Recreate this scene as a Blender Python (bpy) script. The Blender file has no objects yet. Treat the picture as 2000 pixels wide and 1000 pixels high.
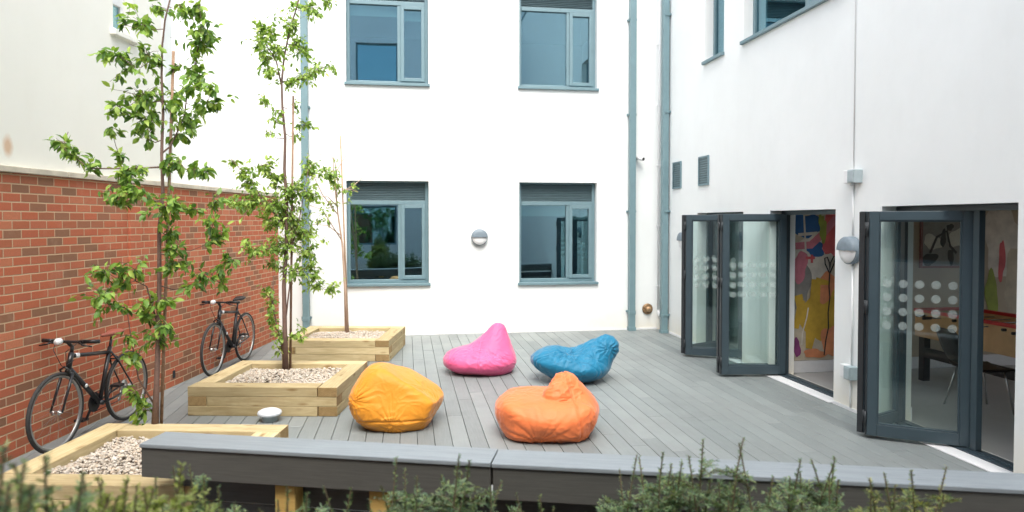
import bpy, bmesh, math, random
import numpy as np
from math import radians as R, sin, cos, pi
from mathutils import Vector, Matrix
random.seed(11)
S = bpy.context.scene
C = S.collection
# ------------------------------------------------------------------ helpers
ROOT = {}

def thing(name, label, cat, loc=(0, 0, 0), rotz=0.0, group=None, lean=0.0):
    o = bpy.data.objects.new(name, None)
    C.objects.link(o)
    o.empty_display_size = .1
    o.location = loc
    o.rotation_euler = (lean, 0, rotz)
    o['label'] = label
    o['category'] = cat
    if group: o['group'] = group
    ROOT[o.name] = Matrix.Translation(loc) @ Matrix.Rotation(rotz, 4, 'Z') @ Matrix.Rotation(lean, 4, 'X')
    return o

def tag(o, label=None, cat=None, group=None, kind=None):
    if label: o['label'] = label
    if cat: o['category'] = cat
    if group: o['group'] = group
    if kind: o['kind'] = kind
    return o

class MB:
    """collects polygons (vertices, faces, material slot, smooth flag)"""
    def __init__(s, xf=None):
        s.v = []; s.f = []; s.m = []; s.s = []; s.xf = xf
    def add(s, vs, fs, mi=0, sm=False):
        b = len(s.v)
        if s.xf is not None: vs = [tuple(s.xf @ Vector(v)) for v in vs]
        s.v += [tuple(v) for v in vs]
        for f in fs:
            s.f.append([i + b for i in f]); s.m.append(mi); s.s.append(sm)
    def box(s, x0, x1, y0, y1, z0, z1, mi=0):
        s.add([(x0, y0, z0), (x1, y0, z0), (x1, y1, z0), (x0, y1, z0), (x0, y0, z1), (x1, y0, z1), (x1, y1, z1), (x0, y1, z1)],
              [(0, 3, 2, 1), (4, 5, 6, 7), (0, 1, 5, 4), (1, 2, 6, 5), (2, 3, 7, 6), (3, 0, 4, 7)], mi)
    def obox(s, c, ax, ay, az, mi=0):
        c, ax, ay, az = map(Vector, (c, ax, ay, az))
        vs = [c + i * ax + j * ay + k * az for k in (-1, 1) for (i, j) in ((-1, -1), (1, -1), (1, 1), (-1, 1))]
        s.add(vs, [(0, 3, 2, 1), (4, 5, 6, 7), (0, 1, 5, 4), (1, 2, 6, 5), (2, 3, 7, 6), (3, 0, 4, 7)], mi)
    def tube(s, pts, rad, n=8, mi=0, cap=True, closed=False, flat=1.0):
        pts = [Vector(p) for p in pts]
        if not hasattr(rad, '__len__'): rad = [rad] * len(pts)
        rad = [float(r) for r in rad]; L = len(pts); vs = []; fs = []
        up = None
        for i, p in enumerate(pts):
            if closed: t = pts[(i + 1) % L] - pts[i - 1]
            else: t = pts[min(i + 1, L - 1)] - pts[max(i - 1, 0)]
            t.normalize()
            if up is None:
                up = Vector((0, 0, 1)) if abs(t.z) < .9 else Vector((1, 0, 0))
            a = t.cross(up)
            if a.length < 1e-5: a = t.cross(Vector((0, 1, 0)))
            a.normalize(); b = a.cross(t); b.normalize(); up = b
            for k in range(n):
                w = 2 * pi * k / n
                vs.append(p + rad[i] * (cos(w) * a + sin(w) * b * flat))
        for i in range(L if closed else L - 1):
            j = (i + 1) % L
            for k in range(n):
                q = (k + 1) % n
                fs.append((i * n + k, i * n + q, j * n + q, j * n + k))
        if cap and not closed:
            fs.append(tuple(range(n - 1, -1, -1))); fs.append(tuple((L - 1) * n + k for k in range(n)))
        s.add(vs, fs, mi, True)
    def lathe(s, prof, n=24, c=(0, 0, 0), axis='z', mi=0, sm=True, cap=True):
        vs = []; fs = []
        for (r, h) in prof:
            for k in range(n):
                w = 2 * pi * k / n; a, b = r * cos(w), r * sin(w)
                p = {'z': (a, b, h), 'y': (a, h, b), 'x': (h, a, b)}[axis]
                vs.append((p[0] + c[0], p[1] + c[1], p[2] + c[2]))
        for i in range(len(prof) - 1):
            for k in range(n):
                q = (k + 1) % n
                fs.append((i * n + k, i * n + q, (i + 1) * n + q, (i + 1) * n + k))
        s.add(vs, fs, mi, sm)
        for i, e in ((0, 1), (len(prof) - 1, -1)):
            if cap and prof[i][0] > 1e-4:
                b = len(s.v) - len(vs) + i * n
                s.f.append([b + k for k in range(n)][::-e]); s.m.append(mi); s.s.append(False)
    def build(s, name, mat, parent=None, world=False, bevel=0, seg=2, kind=None, angle=None):
        me = bpy.data.meshes.new(name)
        vs = s.v
        if world and parent is not None:
            p = parent
            while p.parent: p = p.parent
            inv = ROOT[p.name].inverted()
            vs = [tuple(inv @ Vector(v)) for v in vs]
        me.from_pydata(vs, [], s.f)
        for m in (mat if isinstance(mat, (list, tuple)) else [mat]): me.materials.append(m)
        me.polygons.foreach_set('material_index', s.m)
        me.polygons.foreach_set('use_smooth', s.s)
        me.update()
        bm = bmesh.new(); bm.from_mesh(me)
        bmesh.ops.recalc_face_normals(bm, faces=bm.faces)
        bm.to_mesh(me); bm.free()
        o = bpy.data.objects.new(name, me)
        C.objects.link(o)
        if parent is not None: o.parent = parent
        if bevel:
            b = o.modifiers.new('bevel', 'BEVEL'); b.width = bevel; b.segments = seg; b.limit_method = 'ANGLE'
            b.harden_normals = False
        if kind: o['kind'] = kind
        return o

def fast_mesh(name, V, F, mat, parent=None, smooth=False):
    """V (n,3) array, F (m,k) array of equal sized faces"""
    me = bpy.data.meshes.new(name)
    V = np.asarray(V, dtype=np.float32); F = np.asarray(F, dtype=np.int32)
    me.vertices.add(len(V)); me.vertices.foreach_set('co', V.ravel())
    k = F.shape[1]
    me.loops.add(F.size); me.loops.foreach_set('vertex_index', F.ravel())
    me.polygons.add(len(F)); me.polygons.foreach_set('loop_start', np.arange(0, F.size, k, dtype=np.int32))
    me.polygons.foreach_set('use_smooth', np.full(len(F), smooth))
    me.update(calc_edges=True); me.validate()
    for m in (mat if isinstance(mat, (list, tuple)) else [mat]): me.materials.append(m)
    o = bpy.data.objects.new(name, me); C.objects.link(o)
    if parent is not None: o.parent = parent
    return o

def copy_tree(o, parent=None):
    c = o.copy(); C.objects.link(c)
    if parent is not None: c.parent = parent
    for ch in list(o.children): copy_tree(ch, c)
    return c

# ------------------------------------------------------------------ materials
class NT:
    def __init__(s, name):
        s.mat = bpy.data.materials.new(name); s.mat.use_nodes = True
        s.t = s.mat.node_tree; s.t.nodes.clear()
        s.out = s.n('ShaderNodeOutputMaterial')
    def n(s, typ, **kw):
        x = s.t.nodes.new(typ)
        for k, v in kw.items():
            if k == 'i':
                for a, b in v.items():
                    if hasattr(b, 'is_linked') or hasattr(b, 'links'): s.t.links.new(b, x.inputs[a])
                    else: x.inputs[a].default_value = b
            else: setattr(x, k, v)
        return x
    def noise(s, scale, detail=4, rough=.55, vec=None, dist=0):
        x = s.n('ShaderNodeTexNoise', i={'Scale': scale, 'Detail': detail, 'Roughness': rough, 'Distortion': dist})
        if vec is not None: s.t.links.new(vec, x.inputs['Vector'])
        return x.outputs['Fac']
    def ramp(s, fac, stops, interp='LINEAR'):
        x = s.n('ShaderNodeValToRGB'); x.color_ramp.interpolation = interp
        e = x.color_ramp.elements
        while len(e) < len(stops): e.new(.5)
        for q, (p, c) in zip(e, stops):
            q.position = p; q.color = (*c, 1) if len(c) == 3 else c
        s.t.links.new(fac, x.inputs[0]); return x.outputs[0]
    def mix(s, fac, a, b, mode='MIX'):
        x = s.n('ShaderNodeMix', data_type='RGBA', blend_type=mode)
        for sock, v in ((x.inputs[0], fac), (x.inputs[6], a), (x.inputs[7], b)):
            if hasattr(v, 'links'): s.t.links.new(v, sock)
            elif isinstance(v, (int, float)): sock.default_value = v
            else: sock.default_value = (*v, 1) if len(v) == 3 else v
        return x.outputs[2]
    def math(s, op, a, b=0.0, c=0.0):
        x = s.n('ShaderNodeMath', operation=op)
        for i, v in enumerate((a, b, c)):
            if hasattr(v, 'links'): s.t.links.new(v, x.inputs[i])
            else: x.inputs[i].default_value = v
        return x.outputs[0]
    def obj(s): return s.n('ShaderNodeTexCoord').outputs['Object']
    def geo(s, k): return s.n('ShaderNodeNewGeometry').outputs[k]
    def mapv(s, v, scale=(1, 1, 1), loc=(0, 0, 0), rot=(0, 0, 0)):
        x = s.n('ShaderNodeMapping', i={'Scale': scale, 'Location': loc, 'Rotation': rot})
        s.t.links.new(v, x.inputs['Vector']); return x.outputs[0]
    def bump(s, h, strength=.3, dist=.01):
        return s.n('ShaderNodeBump', i={'Height': h, 'Strength': strength, 'Distance': dist}).outputs[0]
    def bsdf(s, col, rough=.6, normal=None, metal=0, spec=.5, **kw):
        x = s.n('ShaderNodeBsdfPrincipled')
        for k, v in (('Base Color', col), ('Roughness', rough), ('Metallic', metal), ('Specular IOR Level', spec)):
            if hasattr(v, 'links'): s.t.links.new(v, x.inputs[k])
            elif k == 'Base Color': x.inputs[k].default_value = (*v, 1)
            else: x.inputs[k].default_value = v
        if normal is not None: s.t.links.new(normal, x.inputs['Normal'])
        for k, v in kw.items(): x.inputs[k.replace('_', ' ')].default_value = v
        return x
    def done(s, sh):
        s.t.links.new(sh if hasattr(sh, 'links') else sh.outputs[0], s.out.inputs['Surface']); return s.mat

def plain(name, col, rough=.5, metal=0, var=.08, scale=30, bump=.0, spec=.5, **kw):
    t = NT(name); o = t.obj()
    nz = t.noise(scale, 4, .6, o)
    lo = tuple(max(0, c * (1 - var)) for c in col); hi = tuple(min(1, c * (1 + var)) for c in col)
    c = t.ramp(nz, [(.3, lo), (.7, hi)])
    nm = t.bump(t.noise(scale * 4, 3, .6, o), bump, .003) if bump else None
    return t.done(t.bsdf(c, rough, nm, metal, spec, **kw))

def m_render(name, col, dirt, stain=False):
    t = NT(name); p = t.geo('Position')
    big = t.noise(.7, 5, .6, p); mid = t.noise(6, 5, .6, t.mapv(p, (1, 1, .35)))
    c = t.mix(t.math('MULTIPLY', t.ramp(big, [(.4, (0, 0, 0)), (.75, (1, 1, 1))]), .5), col, dirt)
    c = t.mix(t.math('MULTIPLY', t.ramp(mid, [(.5, (0, 0, 0)), (.8, (1, 1, 1))]), .25), c, dirt)
    z = t.n('ShaderNodeSeparateXYZ', i={'Vector': p}).outputs[2]
    splash = t.math('MULTIPLY', t.math('SUBTRACT', 1.0, t.math('SMOOTH_MIN', t.math('MULTIPLY', z, 2.2), 1.0, .3)), t.noise(2.3, 5, .7, p))
    c = t.mix(t.math('MULTIPLY', splash, .75), c, (.80, .68, .46))
    h = t.math('ADD', t.noise(260, 3, .6, p), t.math('MULTIPLY', t.noise(14, 4, .55, p), 1.6))
    if stain:                                             # rusty patch where an old fixing bled into the render
        ln = t.n('ShaderNodeVectorMath', operation='LENGTH'); t.t.links.new(t.mapv(t.obj(), (0, 11, 6.5), (0, 11 * 2.66, -6.5 * 2.62)), ln.inputs[0])
        d = t.math('ADD', ln.outputs['Value'], t.math('MULTIPLY', t.noise(9, 4, .6, p), .5))
        c = t.mix(t.ramp(d, [(.5, (.8, .8, .8)), (1.15, (0, 0, 0))]), c, (.62, .40, .24))
    return t.done(t.bsdf(c, .9, t.bump(h, .16, .006), spec=.15))

M = {}
M['white'] = m_render('white_render', (.83, .86, .85), (.74, .765, .75))
M['cream'] = m_render('cream_render', (.84, .84, .77), (.77, .765, .69), True)
M['opp'] = m_render('grey_render', (.78, .81, .83), (.70, .73, .75))

def m_brick():
    t = NT('red_brick'); o = t.obj()
    s = t.n('ShaderNodeSeparateXYZ', i={'Vector': o})
    side = t.math('GREATER_THAN', t.math('ABSOLUTE', t.n('ShaderNodeSeparateXYZ', i={'Vector': t.n('ShaderNodeTexCoord').outputs['Normal']}).outputs[1]), .7)
    u = t.math('ADD', s.outputs[1], t.math('MULTIPLY', side, s.outputs[0]))
    wob = t.math('MULTIPLY', t.math('SUBTRACT', t.noise(9, 2, .5, o), .5), .006)
    v = t.n('ShaderNodeCombineXYZ', i={'X': u, 'Y': t.math('ADD', s.outputs[2], wob), 'Z': 0.0}).outputs[0]
    def bt(c1, c2, mo):
        b = t.n('ShaderNodeTexBrick', offset=.5, i={'Vector': v, 'Scale': 1.0, 'Mortar Size': .0075, 'Mortar Smooth': .5, 'Bias': 0.0, 'Brick Width': .205, 'Row Height': .077, 'Color1': (*c1, 1), 'Color2': (*c2, 1), 'Mortar': (*mo, 1)})
        return b
    b = bt((0, 0, 0), (1, 1, 1), (.5, .5, .5))
    rnd = t.n('ShaderNodeSeparateColor', i={'Color': b.outputs['Color']}).outputs[0]
    col = t.ramp(rnd, [(0, (.26, .14, .085)), (.14, (.32, .15, .09)), (.24, (.43, .145, .078)), (.5, (.52, .15, .078)), (.78, (.47, .14, .078)), (1, (.57, .21, .115))])
    fine = t.noise(60, 5, .7, o); cloud = t.noise(1.3, 4, .6, o)
    col = t.mix(t.math('MULTIPLY', t.ramp(fine, [(.45, (0, 0, 0)), (.75, (1, 1, 1))]), .35), col, (.24, .10, .06))
    bloom = t.math('MULTIPLY', t.ramp(t.noise(3.1, 5, .7, o), [(.55, (0, 0, 0)), (.8, (1, 1, 1))]), .35)
    col = t.mix(bloom, col, (.55, .34, .25))
    mort = t.mix(cloud, (.46, .31, .19), (.62, .46, .31))
    col = t.mix(b.outputs['Fac'], col, mort)
    h = t.math('SUBTRACT', t.math('MULTIPLY', fine, .35), b.outputs['Fac'])
    return t.done(t.bsdf(col, .88, t.bump(h, .6, .008), spec=.2))
M['brick'] = m_brick()
M['stone'] = plain('coping_stone', (.58, .53, .43), .85, var=.18, scale=6, bump=.3)

def m_deck():
    t = NT('composite_decking'); p = t.geo('Position'); rnd = t.geo('Random Per Island')
    st = t.mapv(p, (26, 1.2, 8))
    g = t.noise(3, 5, .65, st); cl = t.noise(1.1, 5, .62, p)
    c = t.ramp(rnd, [(0, (.165, .188, .188)), (.5, (.196, .221, .220)), (1, (.230, .256, .254))])
    c = t.mix(t.math('MULTIPLY', t.ramp(g, [(.35, (0, 0, 0)), (.75, (1, 1, 1))]), .45), c, (.265, .29, .287))
    c = t.mix(t.math('MULTIPLY', t.ramp(cl, [(.45, (0, 0, 0)), (.8, (1, 1, 1))]), .35), c, (.15, .15, .145))
    c = t.mix(t.math('MULTIPLY', t.ramp(t.noise(45, 2, .5, p), [(.66, (0, 0, 0)), (.74, (1, 1, 1))]), .25), c, (.36, .36, .34))
    w = t.n('ShaderNodeTexWave', wave_type='BANDS', bands_direction='X', i={'Vector': p, 'Scale': 33.0, 'Distortion': .3}).outputs['Fac']
    h = t.math('ADD', t.math('MULTIPLY', w, .5), t.math('MULTIPLY', g, .6))
    rough = t.ramp(cl, [(.3, (.42,) * 3), (.7, (.6,) * 3)])
    x = t.bsdf(c, .5, t.bump(h, .16, .004), spec=.45)
    t.t.links.new(rough, x.inputs['Roughness'])
    return t.done(x)
M['deck'] = m_deck()

def m_comp(name, col):
    t = NT(name); o = t.obj()
    st = t.mapv(o, (1.0, 26, 26))
    g = t.noise(4, 5, .65, st)
    c = t.ramp(g, [(.3, tuple(x * .82 for x in col)), (.7, tuple(x * 1.18 for x in col))])
    c = t.mix(t.math('MULTIPLY', t.ramp(t.noise(3, 5, .65, o), [(.5, (0, 0, 0)), (.8, (1, 1, 1))]), .3), c, tuple(x * 1.4 for x in col))
    return t.done(t.bsdf(c, .5, t.bump(g, .25, .004), spec=.5))
M['fascia'] = m_comp('dark_composite_board', (.080, .080, .073))
M['cap'] = m_comp('grey_composite_board', (.215, .245, .265))
M['under'] = m_comp('charcoal_composite_board', (.050, .052, .054))

def m_wood(name, a, b, knot, sc=1.0, endgrain=False):
    t = NT(name); o = t.obj()
    ri = t.n('ShaderNodeObjectInfo').outputs['Random']
    off = t.n('ShaderNodeCombineXYZ', i={'X': t.math('MULTIPLY', ri, 37.0), 'Y': t.math('MULTIPLY', ri, 11.0), 'Z': t.math('MULTIPLY', ri, 23.0)}).outputs[0]
    v = t.n('ShaderNodeVectorMath', operation='ADD'); t.t.links.new(o, v.inputs[0]); t.t.links.new(off, v.inputs[1]); v = v.outputs[0]
    st = t.mapv(v, (1.2, 13, 13) if not endgrain else (6, 6, 6))
    g = t.noise(2.2 * sc, 6, .62, st, 1.2)
    rings = t.n('ShaderNodeTexWave', wave_type='RINGS' if endgrain else 'BANDS', bands_direction='Y', i={'Vector': t.mapv(v, (.5, 5, 5)), 'Scale': 4.0 if endgrain else 2.2, 'Distortion': 7.0, 'Detail': 3.0, 'Detail Scale': 1.5}).outputs['Fac']
    c = t.ramp(g, [(.28, a), (.72, b)])
    c = t.mix(t.math('MULTIPLY', rings, .28), c, tuple(x * .72 for x in a))
    k = t.n('ShaderNodeTexVoronoi', i={'Vector': t.mapv(v, (2.6, 9, 9)), 'Scale': 1.0}).outputs['Distance']
    c = t.mix(t.math('MULTIPLY', t.ramp(k, [(.06, (1, 1, 1)), (.20, (0, 0, 0))]), .9), c, knot)
    stain = t.noise(1.7, 5, .65, v)
    c = t.mix(t.math('MULTIPLY', t.ramp(stain, [(.52, (0, 0, 0)), (.75, (1, 1, 1))]), .45), c, knot)
    tone = t.ramp(ri, [(0, (.74, .72, .66)), (.5, (.95, .94, .90)), (1, (1.08, 1.06, 1.0))])
    c = t.mix(1.0, c, tone, 'MULTIPLY')
    return t.done(t.bsdf(c, .75, t.bump(g, .25, .005), spec=.25))
M['wood'] = m_wood('treated_pine', (.46, .37, .20), (.66, .56, .36), (.27, .175, .07))
M['endgrain'] = m_wood('pine_end_grain', (.30, .205, .095), (.42, .30, .15), (.19, .12, .05), endgrain=True)
M['post'] = m_wood('yellow_pine_post', (.50, .33, .10), (.62, .43, .16), (.35, .2, .06))
M['stake_pale'] = m_wood('pale_stake_pine', (.48, .32, .22), (.60, .43, .31), (.36, .23, .15))
M['stake'] = m_wood('stake_pine', (.27, .17, .12), (.38, .26, .19), (.2, .12, .08))

def m_gravel():
    t = NT('gravel'); r = t.geo('Random Per Island'); o = t.obj()
    c = t.ramp(r, [(0, (.40, .35, .28)), (.12, (.54, .48, .40)), (.4, (.62, .56, .48)), (.55, (.58, .47, .36)), (.7, (.66, .62, .55)), (.87, (.50, .46, .41)), (1, (.72, .68, .62))], 'CONSTANT')
    c = t.mix(t.math('MULTIPLY', t.noise(90, 4, .6, o), .4), c, (.42, .37, .30))
    return t.done(t.bsdf(c, .8, spec=.3))
M['gravel'] = m_gravel()
M['soil'] = plain('soil', (.10, .07, .045), .95, var=.5, scale=18, bump=.8)
M['frame'] = plain('grey_blue_window_paint', (.15, .24, .27), .42, var=.05, scale=8, spec=.5)
M['louvre'] = plain('grey_blue_louvre_paint', (.125, .19, .21), .45, var=.05, scale=8)
M['pipe'] = plain('grey_blue_pipe_paint', (.16, .255, .28), .42, var=.07, scale=5)
M['door'] = plain('anthracite_door_paint', (.042, .066, .080), .38, var=.06, scale=8, spec=.5)
M['doordark'] = plain('dark_door_edge', (.018, .023, .027), .5, var=.1)
M['steel'] = plain('steel', (.55, .55, .54), .3, 1.0)
M['blind'] = plain('blind_fabric', (.70, .76, .70), .8, var=.03)
M['thresh'] = plain('white_threshold', (.78, .79, .79), .6, var=.05)
M['plastic_w'] = plain('white_plastic', (.78, .79, .79), .4, var=.03)
M['plastic_g'] = plain('grey_plastic', (.36, .43, .45), .5, var=.05)
M['hood'] = plain('grey_lamp_hood', (.16, .205, .24), .5, var=.08)
M['copper'] = plain('tarnished_copper', (.30, .19, .10), .45, .6, var=.4, scale=40)
M['black'] = plain('black_plastic', (.012, .012, .013), .45, var=.2)
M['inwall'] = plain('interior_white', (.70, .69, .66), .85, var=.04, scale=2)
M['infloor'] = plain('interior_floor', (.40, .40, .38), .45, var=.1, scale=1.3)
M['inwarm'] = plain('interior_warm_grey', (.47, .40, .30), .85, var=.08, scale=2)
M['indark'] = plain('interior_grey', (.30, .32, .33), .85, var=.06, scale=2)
M['conduit'] = plain('conduit_white', (.86, .87, .87), .4, var=.02)

def m_glass(name, base, tint, rough=0.0, see=(.9, .95, .94), dots=False):
    t = NT(name)
    lw = t.n('ShaderNodeLayerWeight', i={'Blend': .28}).outputs['Facing']
    f = t.math('ADD', base, t.math('MULTIPLY', t.math('POWER', lw, 3.0), .75))
    f = t.math('MINIMUM', f, .92)
    wav = t.bump(t.noise(1.6, 1, .5, t.geo('Position')), .02, .02)
    g = t.n('ShaderNodeBsdfGlossy', i={'Color': (*tint, 1), 'Roughness': rough}); t.t.links.new(wav, g.inputs['Normal'])
    tr = t.n('ShaderNodeBsdfTransparent', i={'Color': (*see, 1)})
    mx = t.n('ShaderNodeMixShader')
    t.t.links.new(f, mx.inputs[0]); t.t.links.new(tr.outputs[0], mx.inputs[1]); t.t.links.new(g.outputs[0], mx.inputs[2])
    if dots:                                             # rows of frosted manifestation dots etched on the pane
        p = t.n('ShaderNodeSeparateXYZ', i={'Vector': t.obj()}).outputs
        cell = lambda v, o, s_: t.math('MULTIPLY', t.math('SUBTRACT', t.math('FRACT', t.math('DIVIDE', t.math('SUBTRACT', v, o), s_)), .5), s_)
        cx, cz = cell(p[0], .087, .127), cell(p[2], 0.99, .126)
        r = t.math('SQRT', t.math('ADD', t.math('MULTIPLY', cx, cx), t.math('MULTIPLY', cz, cz)))
        k = t.math('LESS_THAN', r, .036)
        for v, lo, hi in ((p[2], 0.99, 0.99 + 4 * .126), (p[0], .087, .087 + 5 * .127)):
            k = t.math('MULTIPLY', k, t.math('MULTIPLY', t.math('GREATER_THAN', v, lo), t.math('LESS_THAN', v, hi)))
        d = t.n('ShaderNodeBsdfDiffuse', i={'Color': (.74, .82, .81, 1)}); tl = t.n('ShaderNodeBsdfTranslucent', i={'Color': (.74, .82, .81, 1)})
        m0 = t.n('ShaderNodeMixShader', i={0: .45}); m2 = t.n('ShaderNodeMixShader')
        t.t.links.new(d.outputs[0], m0.inputs[1]); t.t.links.new(tl.outputs[0], m0.inputs[2])
        t.t.links.new(t.math('MULTIPLY', k, .23), m2.inputs[0]); t.t.links.new(mx.outputs[0], m2.inputs[1]); t.t.links.new(m0.outputs[0], m2.inputs[2])
        return t.done(m2.outputs[0])
    return t.done(mx.outputs[0])
M['wglass'] = m_glass('window_glass', .37, (.50, .77, .89), see=(.60, .76, .78))
M['dglass'] = m_glass('door_glass', .055, (.85, .95, .97), see=(.92, .965, .955), dots=True)

def m_cloth(name, col, sheen=.25):
    t = NT(name); o = t.obj()
    big = t.noise(2.5, 4, .6, o)
    c = t.ramp(big, [(.3, tuple(x * .90 for x in col)), (.7, tuple(min(1, x * 1.06) for x in col))])
    st = t.noise(9, 5, .6, t.mapv(o, (1, 1, 2.2)), 1.0)
    h = t.math('ADD', t.math('MULTIPLY', st, 1.0), t.math('MULTIPLY', t.noise(600, 2, .5, o), .05))
    return t.done(t.bsdf(c, .55, t.bump(h, .22, .02), spec=.35, Sheen_Weight=sheen, Sheen_Roughness=.4))

def m_leaf(name, stops, transl=.35):
    t = NT(name); r = t.geo('Random Per Island')
    c = t.ramp(r, stops)
    p = t.bsdf(c, .45, spec=.4)
    tl = t.n('ShaderNodeBsdfTranslucent'); t.t.links.new(t.mix(1.0, c, (1.25, 1.35, .55), 'MULTIPLY'), tl.inputs[0])
    mx = t.n('ShaderNodeMixShader', i={0: transl})
    t.t.links.new(p.outputs[0], mx.inputs[1]); t.t.links.new(tl.outputs[0], mx.inputs[2])
    return t.done(mx.outputs[0])
M['leaf_near'] = m_leaf('cherry_leaves', [(0, (.06, .13, .035)), (.25, (.13, .25, .05)), (.6, (.24, .39, .08)), (1, (.40, .53, .12))])
M['leaf_mid'] = m_leaf('bright_leaves', [(0, (.10, .19, .04)), (.3, (.20, .33, .065)), (.65, (.32, .46, .10)), (1, (.46, .58, .17))])
M['yew'] = m_leaf('yew_needles', [(0, (.07, .13, .08)), (.5, (.14, .23, .12)), (.8, (.22, .32, .14)), (1, (.34, .41, .15))], .25)
M['yew_y'] = m_leaf('yellow_yew_needles', [(0, (.07, .12, .05)), (.5, (.16, .22, .09)), (.8, (.30, .33, .10)), (1, (.50, .48, .12))], .3)
M['yew_l'] = m_leaf('pale_needles', [(0, (.13, .18, .05)), (.5, (.27, .33, .09)), (1, (.42, .47, .16))], .3)
def m_bark(name, a, b):
    t = NT(name); o = t.obj()
    n1 = t.noise(14, 5, .65, t.mapv(o, (1, 1, .35))); n2 = t.noise(30, 3, .6, t.mapv(o, (.3, .3, 2.0)))
    c = t.ramp(n1, [(.3, a), (.7, b)]); c = t.mix(t.math('MULTIPLY', n2, .3), c, (.34, .25, .2))
    return t.done(t.bsdf(c, .7, t.bump(n2, .4, .004), spec=.3))
M['bark'] = m_bark('cherry_bark', (.085, .050, .040), (.19, .115, .095))
M['bark_l'] = m_bark('sapling_bark', (.40, .28, .20), (.55, .41, .31))
M['stem'] = m_bark('yew_stem', (.05, .05, .025), (.12, .09, .045))
# ------------------------------------------------------------------ setting
XR, YB = 4.62, 12.25
LW = -math.atan(.191)                      # direction of the boundary wall
PL0 = (-2.758, 9.008, 0)

g = MB(); g.add([(-60, -60, -.25), (60, -60, -.25), (60, 60, -.25), (-60, 60, -.25)], [(0, 1, 2, 3)])
o = g.build('ground', M['soil']); o['kind'] = 'structure'

def front_y(x): return 4.62 - .327 * (x + 1.636) - .1      # where the deck ends, under the bench
rd = random.Random(5)
dk = MB(); BW = .156
for k in range(55):
    x1 = XR - .004 - k * BW; x0 = x1 - BW + .0045
    y = front_y((x0 + x1) / 2) + .0
    y -= 0 if x0 > -1.7 else .9
    e = y + rd.uniform(.5, 3.4)
    while y < YB - .02:
        e = min(e, YB - .012)
        dk.box(x0, x1, y, e - .005, -.024, 0)
        y = e; e = y + rd.choice((1.2, 1.8, 2.4, 3.0))
        if YB - e < .5: e = YB
o = dk.build('deck', M['deck'], bevel=.003, seg=1); o['kind'] = 'structure'
sb = MB()
sb.add([(-4.4, 6, -.03), (-1.7, 4.75, -.03), (4.62, 2.65, -.03), (4.62, 12.25, -.03), (-4.4, 12.25, -.03)], [(0, 1, 2, 3, 4)])
o = sb.build('deck_gap_shade', M['doordark']); o['kind'] = 'structure'  # near-black sheet below the boards, paints the shade seen through the gaps

# ------------------------------------------------------------------ buildings
def frame_xf(O, U, IN):
    m = Matrix.Identity(4)
    for i in range(3):
        m[i][0] = U[i]; m[i][1] = IN[i]; m[i][2] = (0, 0, 1)[i]; m[i][3] = O[i]
    return m

def wall_grid(mb, U0, U1, Z0, Z1, T, holes, rev=None):
    us = sorted({U0, U1, *[h[0] for h in holes], *[h[1] for h in holes]})
    zs = sorted({Z0, Z1, *[h[2] for h in holes], *[h[3] for h in holes]})
    inh = lambda u, z: any(h[0] < u < h[1] and h[2] < z < h[3] for h in holes)
    for a, b in zip(us, us[1:]):
        for c, d in zip(zs, zs[1:]):
            if inh((a + b) / 2, (c + d) / 2): continue
            mb.add([(a, 0, c), (b, 0, c), (b, 0, d), (a, 0, d)], [(0, 1, 2, 3)])
            mb.add([(a, T, c), (b, T, c), (b, T, d), (a, T, d)], [(3, 2, 1, 0)])
    for h in holes:
        a, b, c, d = h
        mb.add([(a, 0, c), (a, T, c), (a, T, d), (a, 0, d)], [(0, 1, 2, 3)])
        mb.add([(b, 0, c), (b, T, c), (b, T, d), (b, 0, d)], [(3, 2, 1, 0)])
        mb.add([(a, 0, d), (a, T, d), (b, T, d), (b, 0, d)], [(0, 1, 2, 3)])
        mb.add([(a, 0, c), (a, T, c), (b, T, c), (b, 0, c)], [(3, 2, 1, 0)])
    a, b, c, d = U0, U1, Z0, Z1
    for q in ([(a, 0, c), (a, T, c), (a, T, d), (a, 0, d)], [(b, 0, c), (b, T, c), (b, T, d), (b, 0, d)], [(a, 0, d), (a, T, d), (b, T, d), (b, 0, d)]):
        mb.add(q, [(0, 1, 2, 3)])

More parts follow.
